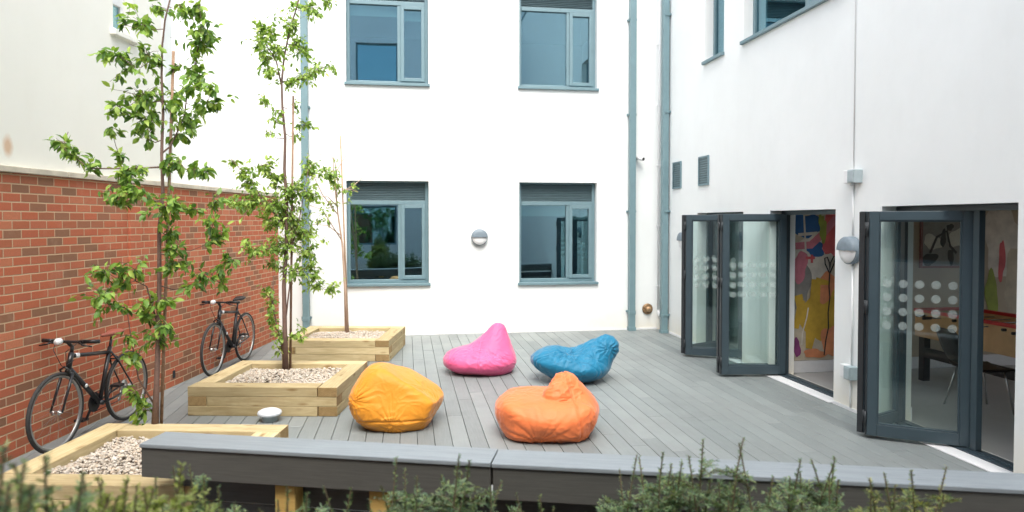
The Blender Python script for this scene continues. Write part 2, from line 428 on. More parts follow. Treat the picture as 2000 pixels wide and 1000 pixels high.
def window(parent, xf, u0, u1, z0, z1, louvre=.34, split=.62, r=.13, blind=None):
    W, H = u1 - u0, z1 - z0
    X = xf @ Matrix.Translation((u0, 0, z0))
    fr = MB(X); fw, ft = .058, .06
    s0 = .045
    fr.box(.001, fw, r, r + ft, s0, H - .001)
    fr.box(W - fw, W - .001, r, r + ft, s0, H - .001)
    zt = H - louvre if louvre else H
    fr.box(fw, W - fw, r, r + ft, H - .03, H - .001)
    fr.box(fw, W - fw, r, r + ft, s0, s0 + .06)
    if louvre: fr.box(fw, W - fw, r - .012, r + ft, zt - .07, zt)
    zg0, zg1 = s0 + .06, (zt - .07 if louvre else H - .03)
    if split:
        um = W * split
        fr.box(um, um + .055, r - .004, r + ft, zg0, zg1)
        ua, ub = um + .055, W - fw                       # the opening sash, proud of the frame
        sw = .062
        fr.box(ua, ua + sw, r - .018, r + .05, zg0, zg1); fr.box(ub - sw, ub, r - .018, r + .05, zg0, zg1)
        fr.box(ua + sw, ub - sw, r - .018, r + .05, zg0, zg0 + sw); fr.box(ua + sw, ub - sw, r - .018, r + .05, zg1 - sw, zg1)
        panes = [(fw, um, zg0, zg1), (ua + sw, ub - sw, zg0 + sw, zg1 - sw)]
    else: panes = [(fw, W - fw, zg0, zg1)]
    w = fr.build('window', M['frame'], parent, True, bevel=.006)
    for p in panes:
        gl = MB(X); gl.box(p[0] - .004, p[1] + .004, r + .03, r + .038, p[2] - .004, p[3] + .004)
        gl.build('glass_pane', M['wglass'], w, True)
        if blind:
            b = MB(X); b.box(p[0] - .004, p[1] + .004, r + .075, r + .08, p[3] - blind, p[3] + .02)
            b.box(p[0] - .004, p[1] + .004, r + .07, r + .085, p[3] - blind - .022, p[3] - blind)
            b.build('roller_blind', M['blind'], w, True)
    if louvre:
        lv = MB(X); n = 10; step = (louvre - .04) / n
        for i in range(n):
            zc = zt + .006 + step * (i + .5)
            lv.obox(((W) / 2, r + .028, zc), ((W - 2 * fw) / 2, 0, 0), (0, .022, .014), (0, -.002, .0035))
        lv.box(fw, W - fw, r + .056, r + .062, zt, H - .03)
        lv.build('louvre', M['louvre'], w, True)
    sl = MB(X)
    sl.box(.002, W - .002, -.05, r + ft, 0, s0 - .001)
    sl.box(-.025, .001, -.05, -.001, -.004, s0 - .001); sl.box(W - .001, W + .025, -.05, -.001, -.004, s0 - .001)
    sl.build('sill', M['frame'], w, True, bevel=.004)
    return w

bld = thing('white_building', 'white rendered building with grey-blue window frames enclosing the back and right of the decked courtyard', 'building', (0, YB, 0))
XB = frame_xf((0, YB, 0), (1, 0, 0), (0, 1, 0))
XW = frame_xf((XR, YB, 0), (0, -1, 0), (1, 0, 0))
T = .35
bw = [(-1.012, .395, .866, 2.69), (1.994, 3.418, .850, 2.685), (-1.005, .395, 4.325, 6.15), (1.993, 3.42, 4.335, 6.16)]
mb = MB(XB); wall_grid(mb, -7.5, 4.62, -.2, 10.0, T, bw)
mb.build('wall', M['white'], bld, True)
O1, O2, O3 = (12.25 - 10.6, 12.25 - 9.06), (12.25 - 8.34, 12.25 - 6.962), (12.25 - 6.22, 12.25 - 4.675)
rw = [(*O1, .0, 2.125), (*O2, .0, 2.127), (*O3, .0, 2.14), (1.9, 2.55, 4.43, 6.15), (3.16, 5.5, 4.43, 6.15)]
mb = MB(XW); wall_grid(mb, 0, 16.4, -.2, 10.0, T, rw)
mb.build('wall', M['white'], bld, True)
mb = MB(); mb.box(-7.5, 4.6, YB - .04, YB + .4, 10.0, 10.08); mb.box(4.6, 5.0, -4.2, YB + .4, 10.0, 10.08)
mb.build('parapet_coping', M['frame'], bld, True)
for i, h in enumerate(bw):
    window(bld, XB, *h, blind=(None, .17, .16, None)[i])
window(bld, XW, *rw[3], louvre=0, split=0, blind=None)
window(bld, XW, *rw[4], louvre=0, split=.55, blind=None)

def room(x0, x1, y0, y1, z0, z1, open_side, wallm, floorm, far_open=None):
    f = MB(); f.box(x0, x1, y0, y1, z0 - .08, z0); f.build('room_floor', floorm, bld, True)
    c = MB(); c.box(x0, x1, y0, y1, z1, z1 + .08); c.build('room_ceiling', M['inwall'], bld, True)
    w = MB()
    if open_side != 'y0': w.box(x0 - .08, x1 + .08, y0 - .08, y0, z0, z1)
    if open_side != 'y1': w.box(x0 - .08, x1 + .08, y1, y1 + .08, z0, z1)
    if open_side != 'x0': w.box(x0 - .08, x0, y0, y1, z0, z1)
    if far_open:                                     # unseen opening added in the far wall to let in more daylight
        a, b = far_open
        w.box(x1, x1 + .08, y0, a, z0, z1); w.box(x1, x1 + .08, b, y1, z0, z1)
        w.box(x1, x1 + .08, a, b, z0, z0 + .9); w.box(x1, x1 + .08, a, b, z1 - .2, z1)
    else: w.box(x1, x1 + .08, y0, y1, z0, z1)
    w.build('room_wall', wallm, bld, True)
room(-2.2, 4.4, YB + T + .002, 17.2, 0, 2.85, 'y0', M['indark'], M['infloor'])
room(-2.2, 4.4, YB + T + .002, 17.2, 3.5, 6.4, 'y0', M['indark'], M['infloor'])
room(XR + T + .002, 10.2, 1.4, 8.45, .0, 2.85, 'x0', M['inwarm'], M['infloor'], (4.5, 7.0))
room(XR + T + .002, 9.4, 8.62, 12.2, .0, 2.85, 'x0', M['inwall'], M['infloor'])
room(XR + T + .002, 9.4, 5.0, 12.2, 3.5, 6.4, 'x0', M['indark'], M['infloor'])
sk = MB()
sk.box(XR + T + .003, 10.19, 8.424, 8.449, .002, .16); sk.box(XR + T - .3, XR + T + .02, 6.225, 6.24, .002, .14)
sk.build('skirting', M['plastic_w'], bld, True, bevel=.004)

# folding glass doors ---------------------------------------------------------
def leaf(P, Q, flip=1, z0=.035, z1=2.085):
    P = Vector((*P, 0)); Q = Vector((*Q, 0)); d = Q - P; W = d.length; d.normalize()
    n = Vector((-d.y, d.x, 0)) * flip
    X = frame_xf(P, d, n)
    H = z1 - z0; fw = .082; th = .03
    m = MB(X)
    m.box(0, fw, -th, th, z0, z1); m.box(W - fw, W, -th, th, z0, z1)
    m.box(fw, W - fw, -th, th, z0, z0 + .105); m.box(fw, W - fw, -th, th, z1 - fw, z1)
    # glazing beads
    for a, b, c, e in ((fw, fw + .014, z0 + .105, z1 - fw), (W - fw - .014, W - fw, z0 + .105, z1 - fw)):
        m.box(a, b, -.018, .018, c, e)
    m.box(fw + .014, W - fw - .014, -.018, .018, z0 + .105, z0 + .119); m.box(fw + .014, W - fw - .014, -.018, .018, z1 - fw - .014, z1 - fw)
    lf = m.build('door_leaf', M['door'], bld, True, bevel=.004)
    gl = MB(); gl.box(fw + .01, W - fw - .01, -.006, .006, z0 + .112, z1 - fw - .01)
    o = gl.build('glass_pane', M['dglass'], lf); o.matrix_local = ROOT[bld.name].inverted() @ X
    for zz in (z0 + .16, (z0 + z1) / 2 + .15, z1 - .16):
        hg = MB(X); hg.tube([(-.012, th + .006, zz - .06), (-.012, th + .006, zz + .06)], .011, 8)
        hg.build('hinge', M['doordark'], lf, True)
    sl = MB(X); sl.box(-.016, -.001, -.026, .026, z0 + .004, z1 - .004); sl.box(W + .001, W + .012, -.022, .022, z0 + .004, z1 - .004)
    sl.build('edge_seal', M['doordark'], lf, True)
    return lf, X, W
leaf((4.185, 5.80), (4.845, 5.345), -1)
leaf((4.165, 5.86), (4.80, 6.165), -1)
leaf((3.985, 8.375), (4.80, 8.265), -1)
leaf((3.985, 8.455), (4.80, 8.345), -1)
leaf((4.06, 9.70), (4.80, 9.33), -1)
leaf((4.05, 9.77), (4.80, 10.12), -1)
for (u0, u1), hz in ((O1, 2.125), (O2, 2.127), (O3, 2.14)):
    ya, yb = 12.25 - u1, 12.25 - u0
    m = MB()
    m.box(4.775, 4.865, ya + .001, ya + .06, .02, hz - .001); m.box(4.775, 4.865, yb - .06, yb - .001, .02, hz - .001)
    m.box(4.775, 4.865, ya + .06, yb - .06, hz - .055, hz - .001)
    df = m.build('door_frame', M['door'], bld, True, bevel=.004)
    m = MB(); m.box(4.74, 4.90, ya + .002, yb - .002, .002, .024); m.box(4.80, 4.815, ya + .06, yb - .06, .024, .034)
    m.build('door_track', M['door'], df, True, bevel=.002)
    m = MB(); m.box(4.57, 4.735, ya + .003, yb - .003, .003, .014)
    m.build('threshold_strip', M['thresh'], df, True, bevel=.002)
m = MB(); m.box(4.80, 4.86, 5.235, 5.30, .034, 2.085); m.build('door_post', M['door'], bld, True, bevel=.004)

# white skirting flash where wall meets deck
m = MB(); m.box(-2.1, 4.56, YB - .012, YB - .001, .001, .035); m.build('base_flashing', M['thresh'], bld, True)
for a, b in ((10.602, 12.2), (8.342, 9.058), (6.222, 6.96), (2.4, 4.673)):
    m = MB(); m.box(XR - .012, XR - .001, a, b, .001, .035); m.build('base_flashing', M['thresh'], bld, True)

# graffiti inside, on the partition wall ---------------------------------------
def strip(mb, pts, wid, y, mi):
    n = len(pts); wid = wid if hasattr(wid, '__len__') else [wid] * n
    L = []; Rr = []
    for i in range(n):
        a = Vector(pts[max(i - 1, 0)]); b = Vector(pts[min(i + 1, n - 1)]); t = (b - a).normalized(); q = Vector((-t.y, t.x)) * wid[i] / 2
        p = Vector(pts[i]); L.append(p + q); Rr.append(p - q)
    vs = [(p.x, y, p.y) for p in L] + [(p.x, y, p.y) for p in Rr]
    mb.add(vs, [(i, i + 1, n + i + 1, n + i) for i in range(n - 1)], mi)
def blob(mb, cx, cz, rx, rz, y, mi, seed, n=26, am=.28):
    q = random.Random(seed); ph = [q.uniform(0, 6.3) for _ in range(4)]
    pts = []
    for k in range(n):
        w = 2 * pi * k / n; f = 1 + am * (.5 * sin(2 * w + ph[0]) + .4 * sin(3 * w + ph[1]) + .3 * sin(5 * w + ph[2]))
        pts.append((cx + rx * f * cos(w), y, cz + rz * f * sin(w)))
    mb.add(pts, [tuple(range(n))], mi)
def spray(name, col): return plain('spray_' + name, col, .7, var=.16, scale=7)
SP = [spray('grey', (.52, .46, .35)), spray('ochre', (.56, .36, .045)), spray('red', (.62, .12, .13)), spray('blue', (.03, .13, .33)), spray('pink', (.60, .20, .25)),
      spray('green', (.28, .34, .06)), spray('orange', (.66, .26, .12)), spray('purple', (.22, .05, .16)), spray('black', (.02, .02, .02)), spray('pale', (.66, .62, .54)), spray('darkgrey', (.26, .25, .23))]
m = MB(); yb = 8.42
mx = lambda px: 4.985 + (px - 1545) / 87 * .63
mz = lambda py: 2.12 - (py - 413) / 282 * 1.9
m.box(4.975, 6.6, 8.422, 8.448, .165, 2.6, 0)
blob(m, mx(1590), mz(500), .26, .42, yb, 9, 1); blob(m, mx(1563), mz(560), .13, .30, yb - .001, 10, 2)
blob(m, mx(1625), mz(450), .14, .42, yb - .0012, 2, 3); blob(m, mx(1572), mz(440), .20, .17, yb - .0014, 3, 4); blob(m, mx(1588), mz(485), .14, .10, yb - .0016, 3, 5)
blob(m, mx(1605), mz(610), .26, .42, yb - .0022, 1, 21); blob(m, mx(1612), mz(560), .12, .2, yb - .0026, 6, 22); blob(m, mx(1560), mz(520), .1, .2, yb - .0024, 4, 23)
strip(m, [(mx(1550), mz(480)), (mx(1580), mz(478)), (mx(1605), mz(455)), (mx(1630), mz(425))], [.09, .1, .1, .1], yb - .003, 4)
strip(m, [(mx(1555), mz(458)), (mx(1592), mz(455))], .04, yb - .0035, 9); strip(m, [(mx(1566), mz(420)), (mx(1570), mz(490))], .025, yb - .0037, 9)
blob(m, mx(1604), mz(452), .055, .13, yb - .004, 5, 6); blob(m, mx(1600), mz(432), .04, .1, yb - .0042, 5, 7)
strip(m, [(mx(1570), mz(503)), (mx(1588), mz(503))], .035, yb - .005, 2); strip(m, [(mx(1582), mz(497)), (mx(1582), mz(513))], .035, yb - .0052, 2)
strip(m, [(mx(1591), mz(545)), (mx(1588), mz(600)), (mx(1583), mz(640)), (mx(1578), mz(680))], [.13, .15, .17, .09], yb - .006, 1)
strip(m, [(mx(1556), mz(575)), (mx(1566), mz(620)), (mx(1580), mz(650))], [.12, .1, .1], yb - .0062, 1)
strip(m, [(mx(1632), mz(590)), (mx(1608), mz(612)), (mx(1585), mz(622))], [.12, .12, .1], yb - .0064, 1)
strip(m, [(mx(1590), mz(548)), (mx(1618), mz(553))], [.1, .05], yb - .0066, 1); strip(m, [(mx(1552), mz(640)), (mx(1563), mz(585))], [.08, .1], yb - .0068, 1)
blob(m, mx(1622), mz(665), .13, .22, yb - .007, 6, 8); blob(m, mx(1590), mz(690), .16, .06, yb - .0072, 6, 9); blob(m, mx(1555), mz(678), .05, .12, yb - .0074, 7, 10)
blob(m, mx(1632), mz(580), .03, .07, yb - .0076, 5, 13)
strip(m, [(mx(1576), mz(600)), (mx(1573), mz(620)), (mx(1565), mz(650)), (mx(1564), mz(672))], .016, yb - .0078, 9)
hp = [(1616, 532), (1608, 515), (1607, 504), (1612, 502), (1616, 512), (1617, 530), (1619, 512), (1625, 500), (1628, 502), (1625, 516), (1617, 534), (1616, 560), (1618, 580), (1615, 610), (1616, 640), (1611, 665), (1608, 694)]
strip(m, [(mx(a), mz(b)) for a, b in hp], .018, yb - .009, 8)
m.build('graffiti_mural', SP, bld, True)
m = MB()
for i, (cx, cz, rx, rz, mi) in enumerate([(8.15, 1.7, .35, .5, 9), (8.35, 1.2, .2, .5, 0), (8.1, 1.45, .05, .3, 2), (8.5, 1.05, .14, .35, 9), (7.95, 1.0, .1, .3, 5), (8.7, 1.8, .3, .5, 1)]):
    blob(m, cx, cz, rx, rz, 8.447 - i * .001, mi, 30 + i)
m.build('graffiti_mural', SP, bld, True)

# ------------------------------------------------------------------ brick boundary wall and cream building
bk = thing('brick_wall', 'red brick boundary wall with pale stone coping along the left of the deck', 'wall', PL0, LW)
m = MB(); m.box(-.25, 0, -11, 3.30, -.2, 2.40); m.build('wall', M['brick'], bk)
m = MB(); m.box(0.0005, .028, -1.02, -.80, -.1, 2.397); m.build('pilaster', M['brick'], bk)
m = MB()
yy = -11
while yy < 3.28:
    e = min(yy + .9, 3.29); m.box(-.29, .035, yy, e - .006, 2.402, 2.455); yy = e
m.build('coping', M['stone'], bk, bevel=.006)
m = MB()
for yy in (-.15, 2.2): m.box(-.02, .003, yy, yy + .06, .10, .19)
m.build('air_brick', M['doordark'], bk)
cb = thing('cream_building', 'pale cream rendered building with a white sash window rising behind the brick wall', 'building', PL0, LW)
m = MB(Matrix(((0, -1, 0, -.03), (1, 0, 0, 0), (0, 0, 1, 0), (0, 0, 0, 1))))
wall_grid(m, -11, -.06, 2.41, 6.6, .3, [(-1.18, -.84, 3.97, 5.3)])
m.v += []; m.build('wall', M['cream'], cb)
m = MB(); m.box(-6, -.331, -.36, -.06, 2.41, 6.6); m.build('wall', M['cream'], cb)
m = MB(); m.box(-.2, -.012, -.24, -.04, 2.46, 6.6); m.build('corner_strip', M['white'], cb, bevel=.006)
wn = MB(); xw = -.12
wn.box(xw - .05, xw, -1.179, -1.12, 3.99, 5.29); wn.box(xw - .05, xw, -.90, -.841, 3.99, 5.29); wn.box(xw - .05, xw, -1.12, -.90, 3.99, 4.06); wn.box(xw - .04, xw + .012, -1.12, -.90, 4.30, 4.37); wn.box(xw - .05, xw, -1.12, -.90, 5.2, 5.29)
w = wn.build('window', M['plastic_w'], cb, bevel=.006)
m = MB(); m.box(xw - .03, xw - .024, -1.122, -.898, 4.05, 5.21); m.build('glass_pane', M['wglass'], w)
m = MB(); m.box(-.2, .03, -1.24, -.78, 3.93, 3.985); m.build('sill', M['cream'], w, bevel=.006)
m = MB(); m.box(-1.4, -.34, -2, -.38, 3.5, 3.55); m.box(-1.4, -1.35, -2, -.38, 3.55, 6); m.build('room_wall', M['indark'], cb)

ob = thing('opposite_building', 'grey rendered facade with dark windows closing the courtyard opposite the back wall', 'building', (0, -4.5, 0))
XO = frame_xf((6, -4.5, 0), (-1, 0, 0), (0, -1, 0))
holes = [(3.2, 4.9, 1.0, 3.0), (6.3, 8.0, 7.4, 9.3), (3.0, 4.7, 4.4, 6.2), (6.3, 8.0, 4.0, 5.9), (9.4, 10.9, 4.0, 5.9), (6.4, 8.2, 1.0, 2.6)]
m = MB(XO); wall_grid(m, 0, 14, -.2, 11.6, .35, holes); m.build('wall', M['opp'], ob, True)
for h in holes:
    m = MB(XO); a, b, c, d = h
    for q in ((a + .001, a + .07, c, d), (b - .07, b - .001, c, d), (a + .07, b - .07, c, c + .07), (a + .07, b - .07, d - .07, d - .001)): m.box(q[0], q[1], .12, .18, q[2], q[3])
    w = m.build('window', M['frame'], ob, True)
    m = MB(XO); m.box(a + .065, b - .065, .145, .152, c + .065, d - .065); m.build('glass_pane', M['wglass'], w, True)
m = MB(XO); m.box(.1, 13.9, 2.5, 2.6, -.2, 11.6); m.build('room_wall', M['doordark'], ob, True)

# ------------------------------------------------------------------ fixtures
def downpipe(label, loc, rotz, ztop, zbot, grp):
    t = thing('downpipe', label, 'downpipe', loc, rotz, grp)
    m = MB(); m.box(-.056, .056, -.135, -.022, zbot, ztop); m.build('pipe', M['pipe'], t, bevel=.01)
    m = MB(); m.box(-.066, .066, -.145, -.012, zbot, zbot + .07); m.build('shoe', M['pipe'], t, bevel=.004)
    m = MB(); m.box(-.062, .062, -.141, -.016, zbot + .30, zbot + .36); m.build('collar', M['pipe'], t, bevel=.004)
    for z in (zbot + .33, 2.15, 3.9, 5.6):
        m = MB(); m.box(-.085, .085, -.02, -.001, z, z + .035); m.box(-.072, -.058, -.1, -.02, z, z + .035); m.box(.058, .072, -.1, -.02, z, z + .035); m.build('bracket', M['pipe'], t)
    return t
G = 'grey-blue square downpipes on the white walls'
downpipe('grey-blue square downpipe at the left of the back wall, partly behind the trees', (-1.68, YB, 0), 0, 9.9, .0, G)
downpipe('grey-blue square downpipe on the back wall with the small security camera beside it', (4.055, YB, 0), 0, 9.9, .0, G)
downpipe('thicker grey-blue square downpipe in the right corner of the courtyard beside the louvred vents', (XR, 11.83, 0), -pi / 2, 9.9, -.02, G)
m = MB(); m.tube([(4.57, 12.2, .35), (4.57, 12.2, 9.9)], .021, 10); m.tube([(4.57, 12.2, .36), (4.57, 12.17, .30), (4.57, 12.13, .24)], .021, 10)
for z in (.8, 1.9, 3.0, 4.1, 5.2): m.box(4.545, 4.595, 12.18, 12.249, z, z + .02)
tag(m.build('waste_pipe', M['conduit']), 'thin white pipe running up the inside corner of the white walls', 'pipe')

def wall_light(label, loc, rotz):
    t = thing('wall_light', label, 'wall light', loc, rotz, 'round half-hooded wall lights')
    r = .145
    m = MB(); m.lathe([(r * .93, -.001), (r, -.008), (r, -.062), (r * .95, -.07), (.001, -.07)], 40, axis='y'); m.build('housing', M['hood'], t)
    def half(name, a0, a1, prof, mat):
        m = MB(); n = 22; vs = []; fs = []
        for rr, y in prof:
            for k in range(n + 1):
                w = a0 + (a1 - a0) * k / n; vs.append((rr * cos(w), y, rr * sin(w)))
        q = n + 1
        for i in range(len(prof) - 1):
            for k in range(n): fs.append((i * q + k, i * q + k + 1, (i + 1) * q + k + 1, (i + 1) * q + k))
        m.add(vs, fs, 0, True); fs = [tuple(i * q for i in range(len(prof))) + tuple(i * q + n for i in range(len(prof) - 1, -1, -1))]
        m.add(vs, fs, 0, False); m.build(name, mat, t)
    half('hood', .02, pi - .02, [(r * .99, -.06), (r * .99, -.095), (r * .9, -.112), (r * .5, -.122), (.004, -.125)], M['hood'])
    half('diffuser', pi, 2 * pi, [(r * .92, -.071), (r * .86, -.088), (r * .5, -.102), (.004, -.105)], M['plastic_w'])
wall_light('round wall light with grey top half on the back wall between the two lower windows', (1.279, YB, 1.708), 0)
wall_light('round half-grey wall light below a conduit on the white wall between the glass doors', (XR, 6.645, 1.69), -pi / 2)
wall_light('round wall light half hidden at the far edge of the farthest glass door', (XR, 11.05, 1.665), -pi / 2)

t = thing('security_camera', 'small white security camera beside the downpipe on the back wall', 'security camera', (4.20, YB, 3.125))
m = MB(); m.box(-.075, -.03, -.03, -.001, -.03, .05); m.tube([(-.05, -.03, .0), (-.03, -.08, .0)], .014, 8); m.build('bracket', M['plastic_w'], t)
m = MB(); m.tube([(-.05, -.05, .018), (.0, -.11, .0), (.035, -.155, -.013)], [.03, .036, .034], 14); m.build('body', M['plastic_w'], t)
m = MB(); m.tube([(.0345, -.154, -.0128), (.045, -.168, -.017)], [.030, .027], 14); m.build('lens', M['black'], t)
t = thing('flue_cap', 'round tarnished copper vent cap low on the back wall near the corner', 'vent', (4.38, YB, .38))
m = MB(); m.lathe([(.098, -.001), (.1, -.02), (.09, -.035), (.06, -.04)], 28, axis='y'); m.build('flange', M['copper'], t)
m = MB(); m.lathe([(.055, -.036), (.05, -.075), (.03, -.095), (.001, -.098)], 24, axis='y'); m.tube([(-.05, -.05, .03), (.06, -.06, -.035)], .008, 6); m.build('cap', plain('copper_bright', (.42, .27, .15), .4, .5, var=.3, scale=30), t)
def vent(label, y0, y1, z0, z1):
    t = thing('louvre_vent', label, 'vent', (XR, y0, z0), 0, 'louvred vents on the right wall')
    W, H = y1 - y0, z1 - z0
    m = MB(); m.box(-.022, -.001, 0, .025, 0, H); m.box(-.022, -.001, W - .025, W, 0, H); m.box(-.022, -.001, .025, W - .025, 0, .025); m.box(-.022, -.001, .025, W - .025, H - .025, H); m.box(-.006, -.001, .025, W - .025, .025, H - .025)
    m.build('frame', M['frame'], t)
    m = MB(); n = 11
    for i in range(n): m.obox((-.012, W / 2, .03 + (H - .06) * (i + .5) / n), (.007, 0, -.010), (0, W / 2 - .026, 0), (.0015, 0, .002))
    m.build('slats', M['louvre'], t)
vent('grey-blue louvred vent half hidden behind the corner downpipe', 11.25, 11.62, 2.55, 3.01)
vent('grey-blue louvred vent standing clear on the right wall above the farthest glass door', 10.165, 10.54, 2.55, 3.01)
m = MB(); m.tube([(XR - .005, 6.655, 2.52), (XR - .005, 6.655, 9.9)], .0065, 8); m.tube([(XR - .013, 6.645, 1.845), (XR - .013, 6.652, 2.38)], .009, 8); m.tube([(XR - .013, 6.64, .47), (XR - .013, 6.64, 1.54)], .009, 8); m.tube([(XR - .013, 6.65, .04), (XR - .013, 6.65, .33)], .009, 8)
tag(m.build('cable_conduit', M['conduit']), 'thin white cable conduit running down the right wall past the wall light', 'conduit')
def jbox(label, y, z):
    t = thing('junction_box', label, 'junction box', (XR, y, z), 0, 'junction boxes on the conduit')
    m = MB(); m.box(-.075, -.001, .005, .105, -.06, .075); m.box(-.05, -.001, .02, .08, -.085, -.06); m.build('box', M['plastic_w'], t, bevel=.006)
    m = MB(); m.box(-.1, -.001, -.105, .003, -.06, .075); m.box(-.108, -.1, -.095, -.007, -.05, .065); m.build('switch', M['plastic_g'], t, bevel=.006)
jbox('white and grey junction box on the conduit above the wall light', 6.62, 2.45)
jbox('white and grey socket box low on the white wall beside the nearest glass door', 6.64, .41)

# ------------------------------------------------------------------ low bench wall at the front of the deck
bn = thing('low_wall', 'long low dark grey composite-board wall across the foreground at the front edge of the deck', 'low wall', (1.5, 3.7, 0))
ZT = .62
def beam(P, Q, dep=.245, u0=.12):
    P = Vector((*P, 0)); Q = Vector((*Q, 0)); d = (Q - P); L = d.length; d.normalize(); n = Vector((-d.y, d.x, 0))
    X = frame_xf(P, d, n)
    def bld_(nm, mat, boxes, bev=.004):
        m = MB()
        for b in boxes: m.box(*b)
        o = m.build(nm, mat, bn, bevel=bev)
        o.matrix_local = Matrix.Translation((-1.5, -3.7, 0)) @ X
        return o
    bld_('cap_board', M['cap'], [(.0, L, -.012, dep, ZT - .026, ZT)], .005)
    bld_('fascia_board', M['fascia'], [(.006, L, .0, .024, ZT - .212, ZT - .0265), (.006, .03, .024, dep - .012, ZT - .212, ZT - .0265), (.03, L, dep - .036, dep - .012, ZT - .212, ZT - .0265)])
    bld_('back_panel', M['under'], [(u0, L, .17, .195, -.24 + .152 * k, -.095 + .152 * k) for k in range(4)])
    return X
XA = beam((-1.636, 4.584), (.472, 3.914))
beam((.478, 3.906), (4.6, 2.675), u0=-.02)
for u in (.93, 1.53):
    m = MB(); m.box(u - .065, u + .065, .05, .165, -.25, ZT - .214)
    o = m.build('post', M['post'], bn, bevel=.006); o.matrix_local = Matrix.Translation((-1.5, -3.7, 0)) @ XA

# ------------------------------------------------------------------ planters
def make_planter(label, FL, rot):
    t = thing('timber_planter', label, 'planter', (*FL, 0), rot, 'timber sleeper planters')
    W, D, s, h = 1.545, 1.36, .2, .1
    for c in range(3):
        z0, z1 = c * h + .002, (c + 1) * h - .002
        e = .003
        if c != 1: bs = [(0, W - s, 0, s, 0), (W - s, W, 0, D - s, 1), (s, W, D - s, D, 0), (0, s, s, D, 1)]
        else: bs = [(s, W, 0, s, 0), (W - s, W, s, D, 1), (0, W - s, D - s, D, 0), (0, s, 0, D - s, 1)]
        for (x0, x1, y0, y1, vert) in bs:
            m = MB(); L = (x1 - x0) if not vert else (y1 - y0); wd = s
            m.box(-L / 2 + e, L / 2 - e, -wd / 2 + e, wd / 2 - e, -h / 2 + .001, h / 2 - .001)
            for fi in (3, 5): m.m[fi] = 1
            o = m.build('sleeper', [M['wood'], M['endgrain']], t, bevel=.005)
            jx, jy = rd.uniform(-.003, .003), rd.uniform(-.003, .003)
            o.location = ((x0 + x1) / 2 + jx, (y0 + y1) / 2 + jy, (z0 + z1) / 2)
            o.rotation_euler = (0, 0, pi / 2 if vert else 0)
    m = MB(); m.box(.203, 1.342, .203, 1.157, .12, .222); m.build('soil_fill', M['soil'], t)
    return t
def loc2w(FL, rot, x, y): return (FL[0] + x * cos(rot) - y * sin(rot), FL[1] + x * sin(rot) + y * cos(rot))
PLN = [((-2.735, 4.92), LW + .01, 'near'), ((-2.222, 7.51), LW + .012, 'mid'), ((-1.765, 10.245), LW + .02, 'far')]
make_planter('nearest timber sleeper planter, low at the left, behind the end of the dark grey wall', PLN[0][0], PLN[0][1])
make_planter('middle timber sleeper planter holding a bushy young tree beside the yellow bean bag', PLN[1][0], PLN[1][1])
make_planter('farthest timber sleeper planter against the back wall holding a thin sapling', PLN[2][0], PLN[2][1])
# gravel
def gravel_mesh(seed):
    r = np.random.default_rng(seed)
    bm = bmesh.new(); bmesh.ops.create_icosphere(bm, subdivisions=1, radius=1)
    bv = np.array([v.co for v in bm.verts]); bf = np.array([[v.index for v in f.verts] for f in bm.faces]); bm.free()
    N = 4200; V = []; F = []
    for i in range(N):
        sz = r.uniform(.008, .0155) * (1.3 if r.random() < .15 else 1)
        p = bv * (1 + r.normal(0, .10, (len(bv), 1))) * np.array([1, r.uniform(.6, .95), r.uniform(.45, .75)]) * sz
        a, b = r.uniform(0, 6.28), r.normal(0, .45)
        Rz = np.array([[cos(a), -sin(a), 0], [sin(a), cos(a), 0], [0, 0, 1]]); Rx = np.array([[1, 0, 0], [0, cos(b), -sin(b)], [0, sin(b), cos(b)]])
        x, y = r.uniform(.205, 1.34), r.uniform(.205, 1.155)
        z = .232 + .018 * sin(x * 5 + seed) * sin(y * 6) + r.uniform(-.012, .014) + .028 * math.exp(-((x - .65) ** 2 + (y - .7) ** 2) / .12)
        V.append(p @ Rx.T @ Rz.T + np.array([x, y, z])); F.append(bf + i * len(bv))
    return np.concatenate(V), np.concatenate(F)
for (FL, rot, k), lb in zip(PLN, ('pale pebble gravel filling the nearest timber planter', 'pale pebble gravel filling the middle timber planter', 'pale pebble gravel filling the farthest timber planter')):
    V, F = gravel_mesh({'near': 1, 'mid': 2, 'far': 3}[k])
    o = fast_mesh('gravel', V, F, [M['gravel']]); o.location = (*FL, 0); o.rotation_euler = (0, 0, rot)
    bmb = o.data
    tag(o, lb, 'gravel', kind='stuff')

# mushroom light on the deck
t = thing('deck_light', 'small mushroom shaped light with white dome standing on the deck before the middle planter', 'light', (-1.353, 7.19, 0))
m = MB(); m.lathe([(.075, 0.0), (.075, .055), (.085, .06)], 28); m.build('base', M['plastic_g'], t)
m = MB(); m.lathe([(.09, .058), (.112, .066), (.119, .082), (.112, .100), (.08, .118), (.04, .127), (.001, .129)], 32); m.build('dome', plain('pale_grey_dome', (.66, .70, .74), .35), t)

